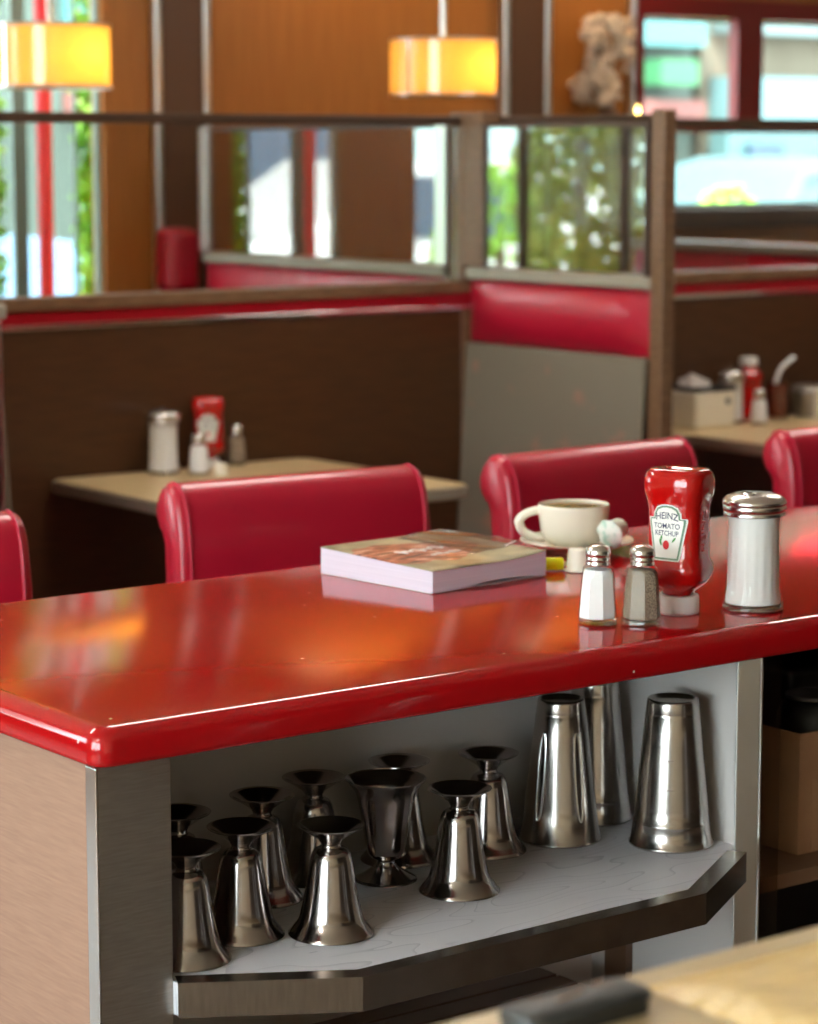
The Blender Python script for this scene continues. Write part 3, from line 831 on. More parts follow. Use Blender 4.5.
# ---- cup, saucer
def make_saucer(loc, label):
    bm = BM()
    lathe(bm, [(.040, 0), (.044, .0005), (.048, .004), (.060, .0075), (.074, .0125), (.0815, .0165), (.0828, .0178), (.0820, .0190), (.0800, .0186), (.073, .0150), (.060, .0105), (.047, .0078), (.040, .0072), (0, .0072)], 72, cap1=False)
    return tag(obj('saucer', bm, M['ceramic'], loc=loc), label, 'saucer')
sx, sy = 1.150, .585
make_saucer((sx, sy, CZ), 'cream saucer under the coffee cup on the red counter')
def make_mug(loc, rz, label):
    t = thing('coffee_cup', label, 'cup', loc, rz)
    prof = [(.024, 0), (.026, .0008), (.0272, .003), (.0330, .0062), (.0405, .0140), (.0442, .027), (.0462, .044), (.0478, .062), (.0480, .0645), (.0470, .0655), (.0456, .0645), (.0440, .050), (.0420, .035), (.0360, .019), (.026, .009), (0, .008)]
    bm = BM(); lathe(bm, prof, 64, cap1=False); obj('cup_body', bm, M['ceramic'], t, ang=1.2)
    bm = BM(); lathe(bm, [(.0452, .0620), (0, .0621)], 48, cap0=False, cap1=False); obj('coffee', bm, M['coffee'], t)
    P = []
    for i in range(21):
        th = math.radians(98 - 9.8*i*1.0)
        P.append((.0410+.0325*math.cos(th)*(1 if th > 0 else .95), 0, .0345+.0215*math.sin(th)))
    P = [(.043, 0, .056)] + P[2:-1] + [(.0400, 0, .0140)]
    bm = BM(); tube(bm, P, .0066, 12)
    for v in bm.verts: v.co.y *= 1.15
    obj('handle', bm, M['ceramic'], t)
    return t
make_mug((sx-.004, sy+.003, CZ+.0075), math.radians(142), 'cream coffee cup full of milky coffee on its saucer').scale = (1.09, 1.09, .96)

def make_creamer(loc, rot, label, film=True):
    t = thing('creamer_pot', label, 'creamer', loc)
    t.rotation_euler = rot
    bm = BM(); lathe(bm, [(.0118, 0), (.0130, .0008), (.0135, .003), (.0158, .022), (.0160, .024), (.0195, .0245), (.0196, .0255), (.016, .0257), (0, .0257)], 40, cap1=False, ); obj('tub', bm, M['ivory_plastic'], t, ang=.7)
    if film:
        bm = BM(); n = 40
        ring = [bm.verts.new(((.0205+.0012*math.sin(5*2*PI*i/n))*math.cos(2*PI*i/n), (.0205+.001*math.sin(7*2*PI*i/n))*math.sin(2*PI*i/n), .0262+.0006*math.sin(9*2*PI*i/n))) for i in range(n)]
        c = bm.verts.new((0, 0, .0266))
        for i in range(n): bm.faces.new((ring[i], ring[(i+1) % n], c))
        o = obj('peel_lid', bm, M['foil'], t)
        md = o.modifiers.new('s', 'SOLIDIFY'); md.thickness = .0003
    return t
make_creamer((1.038, .452, CZ+.0312), (PI, 0, 0), 'small white creamer pot upside down behind the salt shaker', film=False).scale = (1.12, 1.12, 1.18)
cr2 = make_creamer((1.196, .507, CZ+.036), (0, 0, 0), 'small creamer pot tipped on the saucer rim, printed lid facing out')
# axis of the tipped tub: its lid turned towards the work aisle
ax = Vector((-.92, -.22, -.27)).normalized()
cr2.rotation_euler = ax.to_track_quat('Z', 'Y').to_euler()
cr2.location = Vector((1.140, .501, .9575)) - ax*.0257; cr2.scale = (1.05, 1.05, 1.05)

# ---- highlighter
hl = thing('highlighter', 'yellow highlighter pen lying behind the closed book', 'pen', (1.019, .4690, CZ+.0096))
hl.scale = (1.18, 1.18, 1)
hl.rotation_euler = (0, PI/2, math.radians(148))
bm = BM(); lathe(bm, [(.0045, -.004), (.0068, -.0036), (.0076, -.001), (.0080, .030), (.0081, .075), (.0070, .078), (.0066, .112), (.005, .118), (0, .119)], 28); obj('barrel', bm, M['yellow'], hl)
bm = BM(); lathe(bm, [(.0025, -.0085), (.0030, -.0082), (.0034, -.0041), (0, -.0040)], 16, cap1=False); obj('tip', bm, M['white_plastic'], hl)

# ---- book
bk = thing('book', 'thick paperback with a food photograph cover lying on the counter', 'book', (.8560, .5475, CZ), math.radians(5.0))
BW, BD = .106, .1130
def bil(u, v):
    # heights of the corners: left-near, right-near, left-far, right-far
    return (.0305*(1-u)*(1-v) + .0325*u*(1-v) + .037*(1-u)*v + .036*u*v)
def book_cover_mat():
    m, nt, b = newmat('food_photo_cover')
    tc = nt.nodes.new('ShaderNodeTexCoord')
    mp = nt.nodes.new('ShaderNodeMapping'); mp.inputs['Rotation'].default_value = (0, 0, .5); mp.inputs['Scale'].default_value = (26, 95, 1)
    n = nt.nodes.new('ShaderNodeTexNoise'); n.inputs['Scale'].default_value = 1.0; n.inputs['Detail'].default_value = 3
    r = nt.nodes.new('ShaderNodeValToRGB'); e = r.color_ramp.elements
    e[0].position = .38; e[0].color = c255(70, 44, 26); e[1].position = .64; e[1].color = c255(240, 196, 172)
    e.new(.46).color = c255(168, 84, 50); e.new(.55).color = c255(196, 116, 84)
    n2 = nt.nodes.new('ShaderNodeTexNoise'); n2.inputs['Scale'].default_value = 16; n2.inputs['Detail'].default_value = 2
    r2 = nt.nodes.new('ShaderNodeValToRGB'); e2 = r2.color_ramp.elements
    e2[0].position = .35; e2[0].color = c255(118, 108, 78); e2[1].position = .7; e2[1].color = c255(196, 188, 150)
    # blob of food about the middle of the cover
    ms = nt.nodes.new('ShaderNodeMapping'); ms.inputs['Location'].default_value = (.22, -.10, 0); ms.inputs['Scale'].default_value = (8, 11.5, 0)
    ln = nt.nodes.new('ShaderNodeVectorMath'); ln.operation = 'LENGTH'
    ad = nt.nodes.new('ShaderNodeMath'); ad.operation = 'MULTIPLY_ADD'; ad.inputs[1].default_value = .9; 
    lt = nt.nodes.new('ShaderNodeMath'); lt.operation = 'LESS_THAN'; lt.inputs[1].default_value = 1.28
    mx = nt.nodes.new('ShaderNodeMixRGB')
    L = nt.links.new
    L(tc.outputs['Object'], mp.inputs['Vector']); L(mp.outputs['Vector'], n.inputs['Vector']); L(n.outputs['Fac'], r.inputs['Fac'])
    L(tc.outputs['Object'], n2.inputs['Vector']); L(n2.outputs['Fac'], r2.inputs['Fac'])
    L(tc.outputs['Object'], ms.inputs['Vector']); L(ms.outputs['Vector'], ln.inputs[0])
    L(n2.outputs['Fac'], ad.inputs[0]); L(ln.outputs['Value'], ad.inputs[2]); L(ad.outputs[0], lt.inputs[0])
    L(lt.outputs[0], mx.inputs['Fac']); L(r2.outputs['Color'], mx.inputs['Color1']); L(r.outputs['Color'], mx.inputs['Color2'])
    L(mx.outputs['Color'], b.inputs['Base Color'])
    b.inputs['Roughness'].default_value = .38; b.inputs['Coat Weight'].default_value = .15
    return m
def sheet(name, zf, x0, x1, y0, y1, mm, par, th, nx=24, ny=20):
    bm = BM(); V = []
    for i in range(nx+1):
        V.append([bm.verts.new((x0+(x1-x0)*i/nx, y0+(y1-y0)*j/ny, zf(i/nx, j/ny))) for j in range(ny+1)])
    for i in range(nx):
        for j in range(ny): bm.faces.new((V[i][j], V[i+1][j], V[i+1][j+1], V[i][j+1]))
    o = obj(name, bm, mm, par)
    md = o.modifiers.new('s', 'SOLIDIFY'); md.thickness = th; md.offset = -1
    return o
wav = lambda u, v: .0022*math.sin(u*PI*1.6+.3)*(1-v) - .0022*u*(1-v)
ctop = lambda u, v: bil(u, v) + .0006 + (.0035*max(0, u-.72)/.28 if u > .72 else 0)*(1-v*.5) - .0012*math.sin(PI*u)*(1-v)
# page block
bm = BM(); nx, ny = 24, 20; T, Bo = [], []
for i in range(nx+1):
    T.append([]); Bo.append([])
    for j in range(ny+1):
        u, v = i/nx, j/ny
        x, y = -BW+2*BW*u, -BD+2*BD*v
        T[i].append(bm.verts.new((x, y, ctop(u, v)-.0012)))
        lift = .0055*max(0, math.sin((u-.22)/.78*PI))*(1-v)**4 if u > .22 else 0
        Bo[i].append(bm.verts.new((x, y, .0012+lift)))
for i in range(nx):
    for j in range(ny):
        bm.faces.new((T[i][j], T[i+1][j], T[i+1][j+1], T[i][j+1])); bm.faces.new((Bo[i][j], Bo[i][j+1], Bo[i+1][j+1], Bo[i+1][j]))
for i in range(nx):
    bm.faces.new((Bo[i][0], Bo[i+1][0], T[i+1][0], T[i][0])); bm.faces.new((Bo[i+1][ny], Bo[i][ny], T[i][ny], T[i+1][ny]))
for j in range(ny):
    bm.faces.new((Bo[0][j+1], Bo[0][j], T[0][j], T[0][j+1])); bm.faces.new((Bo[nx][j], Bo[nx][j+1], T[nx][j+1], T[nx][j]))
bmesh.ops.recalc_face_normals(bm, faces=bm.faces)
obj('page_block', bm, M['paper'], bk)
cv = sheet('cover', ctop, -BW-.0015, BW+.0005, -BD-.001, BD+.001, book_cover_mat(), bk, .0007)
sheet('back_cover', lambda u, v: .0010, -BW, BW, -BD*.96, BD+.001, M['white_plastic'], bk, .0007)
film = lambda u, v: ctop(.62+.38*u, .25+.75*v) + .0012 + .004*u*u + .0012*math.sin(7*u+4*v)
sheet('clear_film', film, BW*.24, BW+.006, -BD*.5, BD-.004, glassmat('clear_film', (.93, .92, .95, 1), base_refl=.16, rough=.08), cv, .0002)
# white script written over the photograph
bm = BM()
def script(cx, cy, w, h, n, ph):
    P = []
    for i in range(n*10+1):
        t = i/(n*10); x = cx - w/2 + w*t + .004*math.sin(t*n*2*PI); y = cy + h*math.cos(t*n*2*PI+ph)*(.55+.45*math.sin(t*17+ph))
        u, v = (x+BW)/(2*BW), (y+BD)/(2*BD)
        P.append((x, y, ctop(u, v)+.0005))
    return P
tube(bm, script(-.012, .012, .085, .011, 5, .4), .0011, 5); tube(bm, script(.004, -.022, .06, .006, 5, 1.7), .0007, 5)
for v in bm.verts: pass
obj('cover_script', bm, M['white_plastic'], cv)
# spoon whose handle shows behind the book
sp = thing('teaspoon', 'steel teaspoon lying behind the book near the saucer', 'spoon', (1.045, .655, CZ+.0015), math.radians(150))
bm = BM(); P = [(-.045+.09*i/10, 0, .0015+.0010*math.sin(i/10*PI)) for i in range(11)]
tube(bm, P, .003, 8, radii=[.0026+.0016*abs(i-5)/5 for i in range(11)])
obj('handle', bm, M['chrome'], sp)
bm = BM(); lathe(bm, [(.001, .0005), (.008, .0008), (.0125, .0028), (.0135, .0045), (.0125, .0046), (.008, .0022), (0, .0016)], 24, cap1=False)
for v in bm.verts: v.co.x = v.co.x*1.5+.062
obj('bowl', bm, M['chrome'], sp)

# ================================================================== COUNTER STOOLS
def make_stool(x, y, rz, label, zoff=0):
    t = thing('counter_stool', label, 'stool', (x, y, 0), rz, 'red vinyl stools along the counter')
    W = .228
    prof = [(0, .60), (-.004, .70), (-.004, .80), (.000, .885), (.004, .925), (.011, .955), (.022, .977), (.037, .990), (.054, .994), (.071, .989), (.085, .975), (.093, .955), (.092, .934),
            (.083, .918), (.070, .909), (.064, .900), (.062, .86), (.060, .70), (.058, .60)]
    bm = BM(); n = len(prof); rings = []
    # rounded ends: the profile shrinks slightly over the last centimetres
    cy, cz = .04, .80
    for sx_, k in ((-W, .72), (-W+.004, .88), (-W+.012, .965), (-W+.024, 1.0), (-W*.5, 1.012), (0, 1.016), (W*.5, 1.012), (W-.024, 1.0), (W-.012, .965), (W-.004, .88), (W, .72)):
        R = []
        for (py, pz) in prof:
            # shrink towards the local mid-line of the pad (roll centre above, slab centre below)
            if pz > .90: my, mz = .050, .952
            else: my, mz = .030, pz
            R.append(bm.verts.new((sx_, my+(py-my)*k, mz+(pz-mz)*k)))
        rings.append(R)
    for A, B in zip(rings[:-1], rings[1:]):
        for i in range(n):
            j = (i+1) % n
            bm.faces.new((A[i], B[i], B[j], A[j]))
    bm.faces.new(rings[0]); bm.faces.new(list(reversed(rings[-1])))
    bmesh.ops.recalc_face_normals(bm, faces=bm.faces)
    b = obj('backrest', bm, M['vinyl'], t, ang=.9)
    for s in (-1, 1):
        bm = BM(); P = [(s*(W-.016), my+(py-my)*1.0-.001, mz+(pz-mz)*1.0) for py, pz, my, mz in [(p, q, .05 if q > .9 else .03, .952 if q > .9 else q) for p, q in prof]]
        tube(bm, P[1:-1], .0028, 6); obj('piping', bm, M['piping'], b)
    # seat in front of the back (towards the counter)
    bm = BM(); lathe(bm, [(.15, .555), (.192, .560), (.200, .575), (.200, .605), (.188, .625), (.14, .634), (0, .638)], 48, cap1=False)
    for v in bm.verts: v.co.y -= .17; v.co.y = min(v.co.y, -.006)
    obj('seat', bm, M['vinyl'], t, ang=.9)
    bm = BM(); lathe(bm, [(.032, .03), (.032, .554)], 24, 0, -.17); obj('column', bm, M['chrome'], t)
    bm = BM(); lathe(bm, [(.20, 0), (.20, .01), (.06, .034), (.032, .036)], 40, 0, -.17); obj('base', bm, M['chrome'], t)
    bm = BM(); tube(bm, [(-.15, .03, .56), (-.15, .03, .70)], .012); tube(bm, [(.15, .03, .56), (.15, .03, .70)], .012); tube(bm, [(-.15, .03, .56), (-.1, -.1, .548), (.1, -.1, .548), (.15, .03, .56)], .012)
    obj('back_bracket', bm, M['steel'], t)
    return t
st = make_stool(1.003, 1.045, math.radians(-5), 'red vinyl counter stool with rolled back, behind the book')
dup(st, (1.632, 1.045, 0), math.radians(2.5), 'red vinyl counter stool turned away, behind the coffee cup')
dup(st, (.280, 1.06, -.015), math.radians(-6), 'red vinyl counter stool cut off by the left picture edge')
dup(st, (2.31, 1.05, -.005), 0, 'red vinyl counter stool cut off by the right picture edge')

# ================================================================== THINGS ON THE BOOTH TABLES
TZ = .7505
dup(po, (1.872, 2.875, TZ), 1.0, 'sugar pourer on the booth table, left of the blurred ketchup bottle')
k2 = dup(kz, (2.010, 2.895, TZ), math.atan2(-.83, -.55)+PI/2, 'red ketchup bottle standing on its cap on the blurred booth table')
k2.scale = (.95, .95, .92)
dup(s1, (1.920, 2.797, TZ), .2, 'white salt shaker in front of the ketchup on the booth table')
dup(s2, (2.092, 2.90, TZ), .2, 'dark pepper shaker right of the ketchup on the booth table')
make_creamer((1.960, 2.765, TZ+.0266), (PI, 0, 0), 'tiny creamer pot beside the salt on the booth table', film=False)
# right-hand table
nd = thing('napkin_dispenser', 'white napkin box with a black lid, at the corner of the crowded table', 'napkin box', (3.585, 2.860, TZ), 0)
bm = BM(); box(bm, -.075, .075, -.06, .06, 0, .098); obj('body', bm, M['ceramic'], nd, bev=.008)
bm = BM(); box(bm, -.060, .078, -.062, .062, .0985, .112); obj('lid', bm, M['black'], nd, bev=.004)
bm = BM()
for q in range(4):
    box(bm, -.084+.002*q, -.012-.004*q, -.05+.02*q, -.044+.02*q, .112, .152-.006*q, Matrix.Rotation(.05*q, 4, 'Z'))
bm.verts.ensure_lookup_table()
for v in bm.verts:
    if v.co.z > .12 and v.co.x > -.035: v.co.z -= .026
obj('napkin', bm, M['white_plastic'], nd, smooth=False)
bm = BM(); lathe(bm, [(.010, .05), (.010, .052), (0, .052)], 16)
for v in bm.verts: v.co = Vector((.045+v.co.x, -.0602-(v.co.z-.05)*.3, .07+v.co.y))
obj('keyhole', bm, M['black'], nd)
dup(po, (3.710, 2.872, TZ), .4, 'sugar pourer beside the white napkin box')
dup(s1, (3.738, 2.788, TZ), .5, 'salt shaker between the napkin box and the iced drink')
k3 = dup(kz, (3.798, 2.893, TZ+.175), 0, 'upright ketchup bottle with its white cap up, behind the crowd on the table', skip=('label', 'embossed_lettering'))
k3.rotation_euler = (PI, 0, 2.6); k3.scale = (.95, .95, .95)
dr = thing('iced_drink', 'reddish brown drink in a clear tumbler with a pale straw', 'drink', (3.885, 2.862, TZ))
bm = BM(); lathe(bm, [(.028, 0), (.0295, .002), (.036, .118), (.0345, .118), (.0285, .006), (0, .006)], 40, cap1=False); obj('tumbler', bm, M['glass'], dr, ang=.8)
bm = BM(); lathe(bm, [(.0278, .0065), (.0338, .100), (0, .1005)], 40, cap1=False); obj('cola', bm, mat('cola', c255(96, 42, 30), .1), dr)
bm = BM(); tube(bm, [(-.012, 0, .10), (.004, 0, .132), (.012, 0, .142), (.030, 0, .154), (.062, 0, .170)], .0062, 12); obj('straw', bm, M['white_plastic'], dr)
bm = BM(); lathe(bm, [(.052, 0), (.056, .002), (.070, .070), (.074, .072), (.072, .076), (.060, .079), (.058, .086), (0, .088)], 40, cap1=False)
o = tag(obj('steel_tub', bm, M['brushed'], loc=(4.030, 2.862, TZ)), 'lidded grey metal tub behind the white box at the right', 'tub')
cb = thing('sugar_packet_box', 'white box at the right end of the crowded table', 'box', (4.005, 2.735, TZ))
bm = BM()
for a in ((-.06, .06, -.045, -.041), (-.06, .06, .041, .045), (-.06, -.056, -.0405, .0405), (.056, .06, -.0405, .0405)): box(bm, *a, 0, .080)
box(bm, -.0555, .0555, -.0405, .0405, 0, .004); obj('tray', bm, M['ceramic'], cb, smooth=False)
for q in range(8):
    bm = BM(); box(bm, -.05+.0125*q, -.049+.0125*q, -.034, .034, .006, .072); obj('packet', bm, M['label'], cb, smooth=False)

# ================================================================== PREP TABLE IN THE FOREGROUND
PZ = .95
pt = thing('prep_table', 'cream topped work table at the bottom right corner', 'work table', (0, 0, 0))
PX0, PX1, PYB, PYF = -.95, 1.1, -.958, -1.62
bm = BM(); box(bm, PX0, PX1, PYF, PYB, PZ-.035, PZ); obj('table_top', bm, M['cream_top'], pt, bev=.004)
for x, y in ((PX0+.05, PYF+.05), (PX1-.05, PYF+.05), (PX0+.05, PYB-.05), (PX1-.05, PYB-.05)):
    bm = BM(); lathe(bm, [(.022, 0), (.022, PZ-.0355)], 20, x, y); obj('leg', bm, M['satin'], pt)
# wrapped board lying on it
def wrap_mat():
    m, nt, b = newmat('waxed_wrap')
    b.inputs['Base Color'].default_value = c255(226, 192, 124); b.inputs['Roughness'].default_value = .26
    tc = nt.nodes.new('ShaderNodeTexCoord'); mp = nt.nodes.new('ShaderNodeMapping'); mp.inputs['Scale'].default_value = (1, 2.2, 1)
    n = nt.nodes.new('ShaderNodeTexNoise'); n.inputs['Scale'].default_value = 34; n.inputs['Detail'].default_value = 5
    bp = nt.nodes.new('ShaderNodeBump'); bp.inputs['Strength'].default_value = .55; bp.inputs['Distance'].default_value = .006
    nt.links.new(tc.outputs['Object'], mp.inputs['Vector']); nt.links.new(mp.outputs['Vector'], n.inputs['Vector'])
    nt.links.new(n.outputs['Fac'], bp.inputs['Height']); nt.links.new(bp.outputs['Normal'], b.inputs['Normal'])
    return m
bm = BM(); nx, ny = 60, 40; V = []
rnd = random.Random(3)
from mathutils import noise as mn
for i in range(nx+1):
    V.append([])
    for j in range(ny+1):
        x, y = -.168+.85*i/nx, -1.50+.512*j/ny
        e = min(i/2.0, (nx-i)/2.0, j/2.0, (ny-j)/2.0, 1)
        z = .001 + .0055*e + e*.0022*mn.noise(Vector((x*26, y*40, 0)))
        V[i].append(bm.verts.new((x + .002*mn.noise(Vector((0, y*30, 3))), y + .0015*mn.noise(Vector((x*22, 0, 7))), z)))
for i in range(nx):
    for j in range(ny): bm.faces.new((V[i][j], V[i+1][j], V[i+1][j+1], V[i][j+1]))
o = obj('wrapped_board', bm, wrap_mat(), loc=(0, 0, PZ+.0005))
tag(o, 'wrinkled shiny wrapped board lying on the cream work table', 'wrapped board')
# black grip lying across the back edge
hd = thing('pan_grip', 'scuffed black rubber grip bar at the edge of the work table', 'grip', (0, 0, PZ+.0004))
sec = [(-.001, .0), (.0, .006), (-.005, .011), (-.0035, .0155), (.002, .0178), (.0265, .0185), (.0315, .0165), (.0335, .012), (.030, .007), (.030, 0)]
bm = BM(); rings = []
X0, X1 = -.296, -.192
for x, k in ((X0, .75), (X0+.003, .93), (X0+.009, 1), (X1-.014, 1), (X1-.005, .95), (X1, .78)):
    R = []
    for py, pz in sec:
        R.append(bm.verts.new((x, -1.026+.016+(py-.016)*k, .009+(pz-.009)*(k if pz > .003 else 1))))
    rings.append(R)
for A, B in zip(rings[:-1], rings[1:]):
    for i in range(len(sec)):
        j = (i+1) % len(sec); bm.faces.new((A[i], B[i], B[j], A[j]))
bm.faces.new(rings[0]); bm.faces.new(list(reversed(rings[-1])))
bmesh.ops.recalc_face_normals(bm, faces=bm.faces)
obj('grip', bm, M['black_worn'], hd, ang=.9)
bm = BM(); tube(bm, [(-.262, -1.013, .0188), (-.246, -1.011, .0189), (-.236, -1.008, .0189)], .0006, 5); tube(bm, [(-.222, -1.002, .0187), (-.217, -1.005, .0188)], .0006, 5)
obj('scuff_mark', bm, M['card'], hd)

# ================================================================== LAMPS
def amber_mat():
    m = bpy.data.materials.new('amber_shade'); m.use_nodes = True
    nt = m.node_tree; nt.nodes.clear()
    out = nt.nodes.new('ShaderNodeOutputMaterial')
    tl = nt.nodes.new('ShaderNodeBsdfTranslucent'); tl.inputs['Color'].default_value = (1.0, .72, .24, 1)
    df = nt.nodes.new('ShaderNodeBsdfDiffuse'); df.inputs['Color'].default_value = (.9, .6, .2, 1)
    gl = nt.nodes.new('ShaderNodeBsdfGlossy'); gl.inputs['Roughness'].default_value = .15
    em = nt.nodes.new('ShaderNodeEmission'); em.inputs['Color'].default_value = (1.0, .56, .12, 1); em.inputs['Strength'].default_value = .12
    m1 = nt.nodes.new('ShaderNodeMixShader'); m1.inputs['Fac'].default_value = .3
    m2 = nt.nodes.new('ShaderNodeMixShader'); m2.inputs['Fac'].default_value = .08
    ad = nt.nodes.new('ShaderNodeAddShader')
    L = nt.links.new
    L(tl.outputs[0], m1.inputs[1]); L(df.outputs[0], m1.inputs[2]); L(m1.outputs[0], m2.inputs[1]); L(gl.outputs[0], m2.inputs[2])
    L(m2.outputs[0], ad.inputs[0]); L(em.outputs[0], ad.inputs[1]); L(ad.outputs[0], out.inputs['Surface'])
    return m
M['amber'] = amber_mat()
M['frost'] = mat('frosted_bottom', c255(170, 150, 120), .6)
M['bulb'] = mat('bulb_glow', (1, .9, .7, 1), .5, emis=(1, .78, .42, 1), es=10)
def make_pendant(x, y, z0, label):
    t = thing('pendant_lamp', label, 'lamp', (x, y, z0), 0, 'amber drum pendants over the booths')
    r, h = .150, .158
    bm = BM(); lathe(bm, [(r, 0), (r, h), (r-.004, h), (r-.004, 0)], 64, closed=True); sh_ = obj('shade', bm, M['amber'], t, ang=.8)
    bm = BM()
    for z in (.002, h-.002):
        tube(bm, [(r*math.cos(a), r*math.sin(a), z) for a in [2*PI*i/64 for i in range(64)]], .0035, 8, closed=True)
    obj('shade_rim', bm, M['satin'], t)
    for i in range(2):
        bm = BM(); a = math.radians(-167.5+180*i); tube(bm, [((r+.001)*math.cos(a), (r+.001)*math.sin(a), .003), ((r+.001)*math.cos(a), (r+.001)*math.sin(a), h-.003)], .005, 8)
        obj('shade_seam', bm, M['chrome'], t)
    bm = BM(); tube(bm, [(0, 0, h-.03), (0, 0, ZT-z0-.02)], .009, 10); obj('rod', bm, M['satin'], t)
    bm = BM(); lathe(bm, [(.055, ZT-z0-.022), (.055, ZT-z0-.001)], 32); obj('canopy', bm, M['satin'], t)
    bm = BM(); tube(bm, [(-r+.005, 0, h-.03), (r-.005, 0, h-.03)], .004, 8); obj('spider', bm, M['satin'], t)
    bm = BM(); lathe(bm, [(0, .030), (.008, .034), (.012, .044), (.011, .05), (.007, .062), (.007, .135)], 24); obj('bulb', bm, M['bulb'], t)
    bm = BM(); lathe(bm, [(r-.006, .0015), (r-.006, .0045), (0, .0045)], 48, cap1=False); obj('bottom_diffuser', bm, M['frost'], t)
    ld = bpy.data.lights.new('pendant_light', 'POINT'); ld.energy = PEND_W; ld.color = (1.0, .70, .36); ld.shadow_soft_size = .035
    lo_ = bpy.data.objects.new('pendant_light', ld); COL.objects.link(lo_); lo_.parent = t; lo_.location = (.030, -.098, .085)
    return t
make_pendant(3.270, 3.6, 1.649, 'amber drum pendant lamp in front of the wood wall, centre of the picture')
make_pendant(2.005, 3.6, 1.653, 'amber drum pendant lamp in front of the bright window at the left')

# spots added to brighten the upper wood wall and its counter reflection
for i, x in enumerate((2.0, 3.5, 4.4)):
    t = thing('added_spot', 'added unseen warm spot in the ceiling to brighten the wood wall', 'ceiling spot', (x, 4.08, ZT-.022), 0, 'added spots along the wood wall')
    bm = BM(); lathe(bm, [(.05, .021), (.05, 0), (.062, -.003), (.064, 0), (.064, .021)], 32, cap0=False, cap1=False); obj('spot_ring', bm, M['satin'], t)
    ld = bpy.data.lights.new('spot_light', 'SPOT'); ld.energy = WASH_W; ld.color = (1.0, .68, .38); ld.spot_size = math.radians(100); ld.spot_blend = .8; ld.shadow_soft_size = .04
    lo_ = bpy.data.objects.new('spot_light', ld); COL.objects.link(lo_); lo_.parent = t; lo_.location = (0, 0, .0)
    lo_.rotation_euler = Vector((0, .8, -1)).to_track_quat('-Z', 'Y').to_euler()

M['lumin'] = mat('luminaire', (1, 1, 1, 1), .5, emis=(1.0, .93, .84, 1), es=CEIL_E)
def luminaire(x, y, sx_, sy_, label):
    t = thing('ceiling_light', label, 'ceiling light', (x, y, ZT-.05), 0, 'flat ceiling lights')
    bm = BM(); box(bm, -sx_-.02, sx_+.02, -sy_-.02, sy_+.02, .012, .049); obj('housing', bm, M['white_plastic'], t, smooth=False)
    bm = BM(); box(bm, -sx_, sx_, -sy_, sy_, 0, .011); obj('diffuser', bm, M['lumin'], t, smooth=False)
for (x, y) in ((-2.2, -.6), (-.4, 1.9), (1.7, 1.7), (3.9, 1.9)):
    luminaire(x, y, .55, .14, 'flat ceiling light over the diner')

# ------------------------------------------------------------------ dried flowers and made-up candle for a yellow highlight on the window trim
vz = 1.612
vs_ = thing('dried_bouquet', 'bunch of dried beige flowers standing before the dark wood wall', 'dried flowers', (4.49, 4.265, 0))
bm = BM(); box(bm, -.14, .17, -.065, .05, 1.56, 1.578); 
ld_ = thing('wall_ledge', 'small dark ledge on the wood wall under the dried flowers', 'ledge', (4.49, 4.265, 0))
obj('board', bm, M['pilaster'], ld_, smooth=False)
vs_.location.z = 1.5785
bm = BM(); lathe(bm, [(.022, 0), (.034, .01), (.036, .035), (.018, .055), (.020, .062)], 24); obj('vase', bm, M['wood_rail'], vs_)
stems = BM(); fl = BM()
rn = random.Random(11)
for i in range(15):
    zt = rn.uniform(.08, .33); xo = rn.uniform(-.12, .10) + (zt-.2)*.25; yo = rn.uniform(-.05, .045)
    tube(stems, [(0, 0, .05), (xo*.4, yo*.4, .05+(zt-.05)*.5), (xo, yo, zt)], .0022, 5)
    for q in range(20):
        c = Vector((xo+rn.gauss(0, .02), yo+rn.gauss(0, .014), min(zt+rn.gauss(0, .022), .352)))
        bmesh.ops.create_icosphere(fl, subdivisions=1, radius=rn.uniform(.010, .019), matrix=Matrix.Translation(c))
obj('stem', stems, M['stem'], vs_); f = obj('blossoms', fl, M['dried'], vs_); f['kind'] = 'stuff'
cd = thing('highlight_candle', 'made-up amber candle glass standing in for a yellow highlight', 'candle', (4.622, 4.262, 1.5785))
bm = BM(); lathe(bm, [(.016, 0), (.018, .002), (.020, .05), (.018, .05), (.015, .005), (0, .005)], 24, cap1=False); obj('glass', bm, M['glass'], cd)
bm = BM(); lathe(bm, [(.013, .0055), (.013, .03), (0, .031)], 20); obj('wax', bm, M['ivory_plastic'], cd)
bm = BM(); lathe(bm, [(0, .032), (.006, .042), (.0045, .055), (0, .068)], 12); obj('highlight_glow', bm, mat('highlight_glow', (1, .7, .2, 1), .5, emis=(1, .72, .2, 1), es=14), cd)  # glowing part stands in for a yellow highlight

# red vinyl bolster at the wall end of the long bench
bm = BM(); box(bm, -.05, .05, -.06, .06, 0, .19)
tag(obj('red_bolster', bm, M['vinyl'], bev=.03, seg=5, loc=(2.80, 4.275, 1.08)), 'red padded bolster at the wall end of the long bench', 'bolster')
bm = BM(); box(bm, -.05, .05, -.06, .06, 0, 1.078)
tag(obj('bolster_pedestal', bm, M['wood_dark'], loc=(2.80, 4.275, 0)), 'dark pedestal under the red bolster by the wall', 'pedestal')

# ================================================================== OUTSIDE
bm = BM(); box(bm, -14, 30, YW+.2, 40, -.12, -.02)
struct(obj('street', bm, M['asphalt'], smooth=False), 'sunlit street outside the windows', 'street')
bm = BM(); box(bm, -14, 30, YW+.2, 7.2, -.02, .02)
struct(obj('pavement_path', bm, M['pave'], smooth=False), 'pale pavement outside the windows', 'pavement')
bm = BM(); box(bm, -14, 30, YB-14, YB-.2, -.12, -.02); box(bm, -14, XL-.2, YB-.2, YW+.2, -.12, -.02)
struct(obj('yard_path', bm, M['pave'], smooth=False), 'pale yard behind the diner', 'yard')

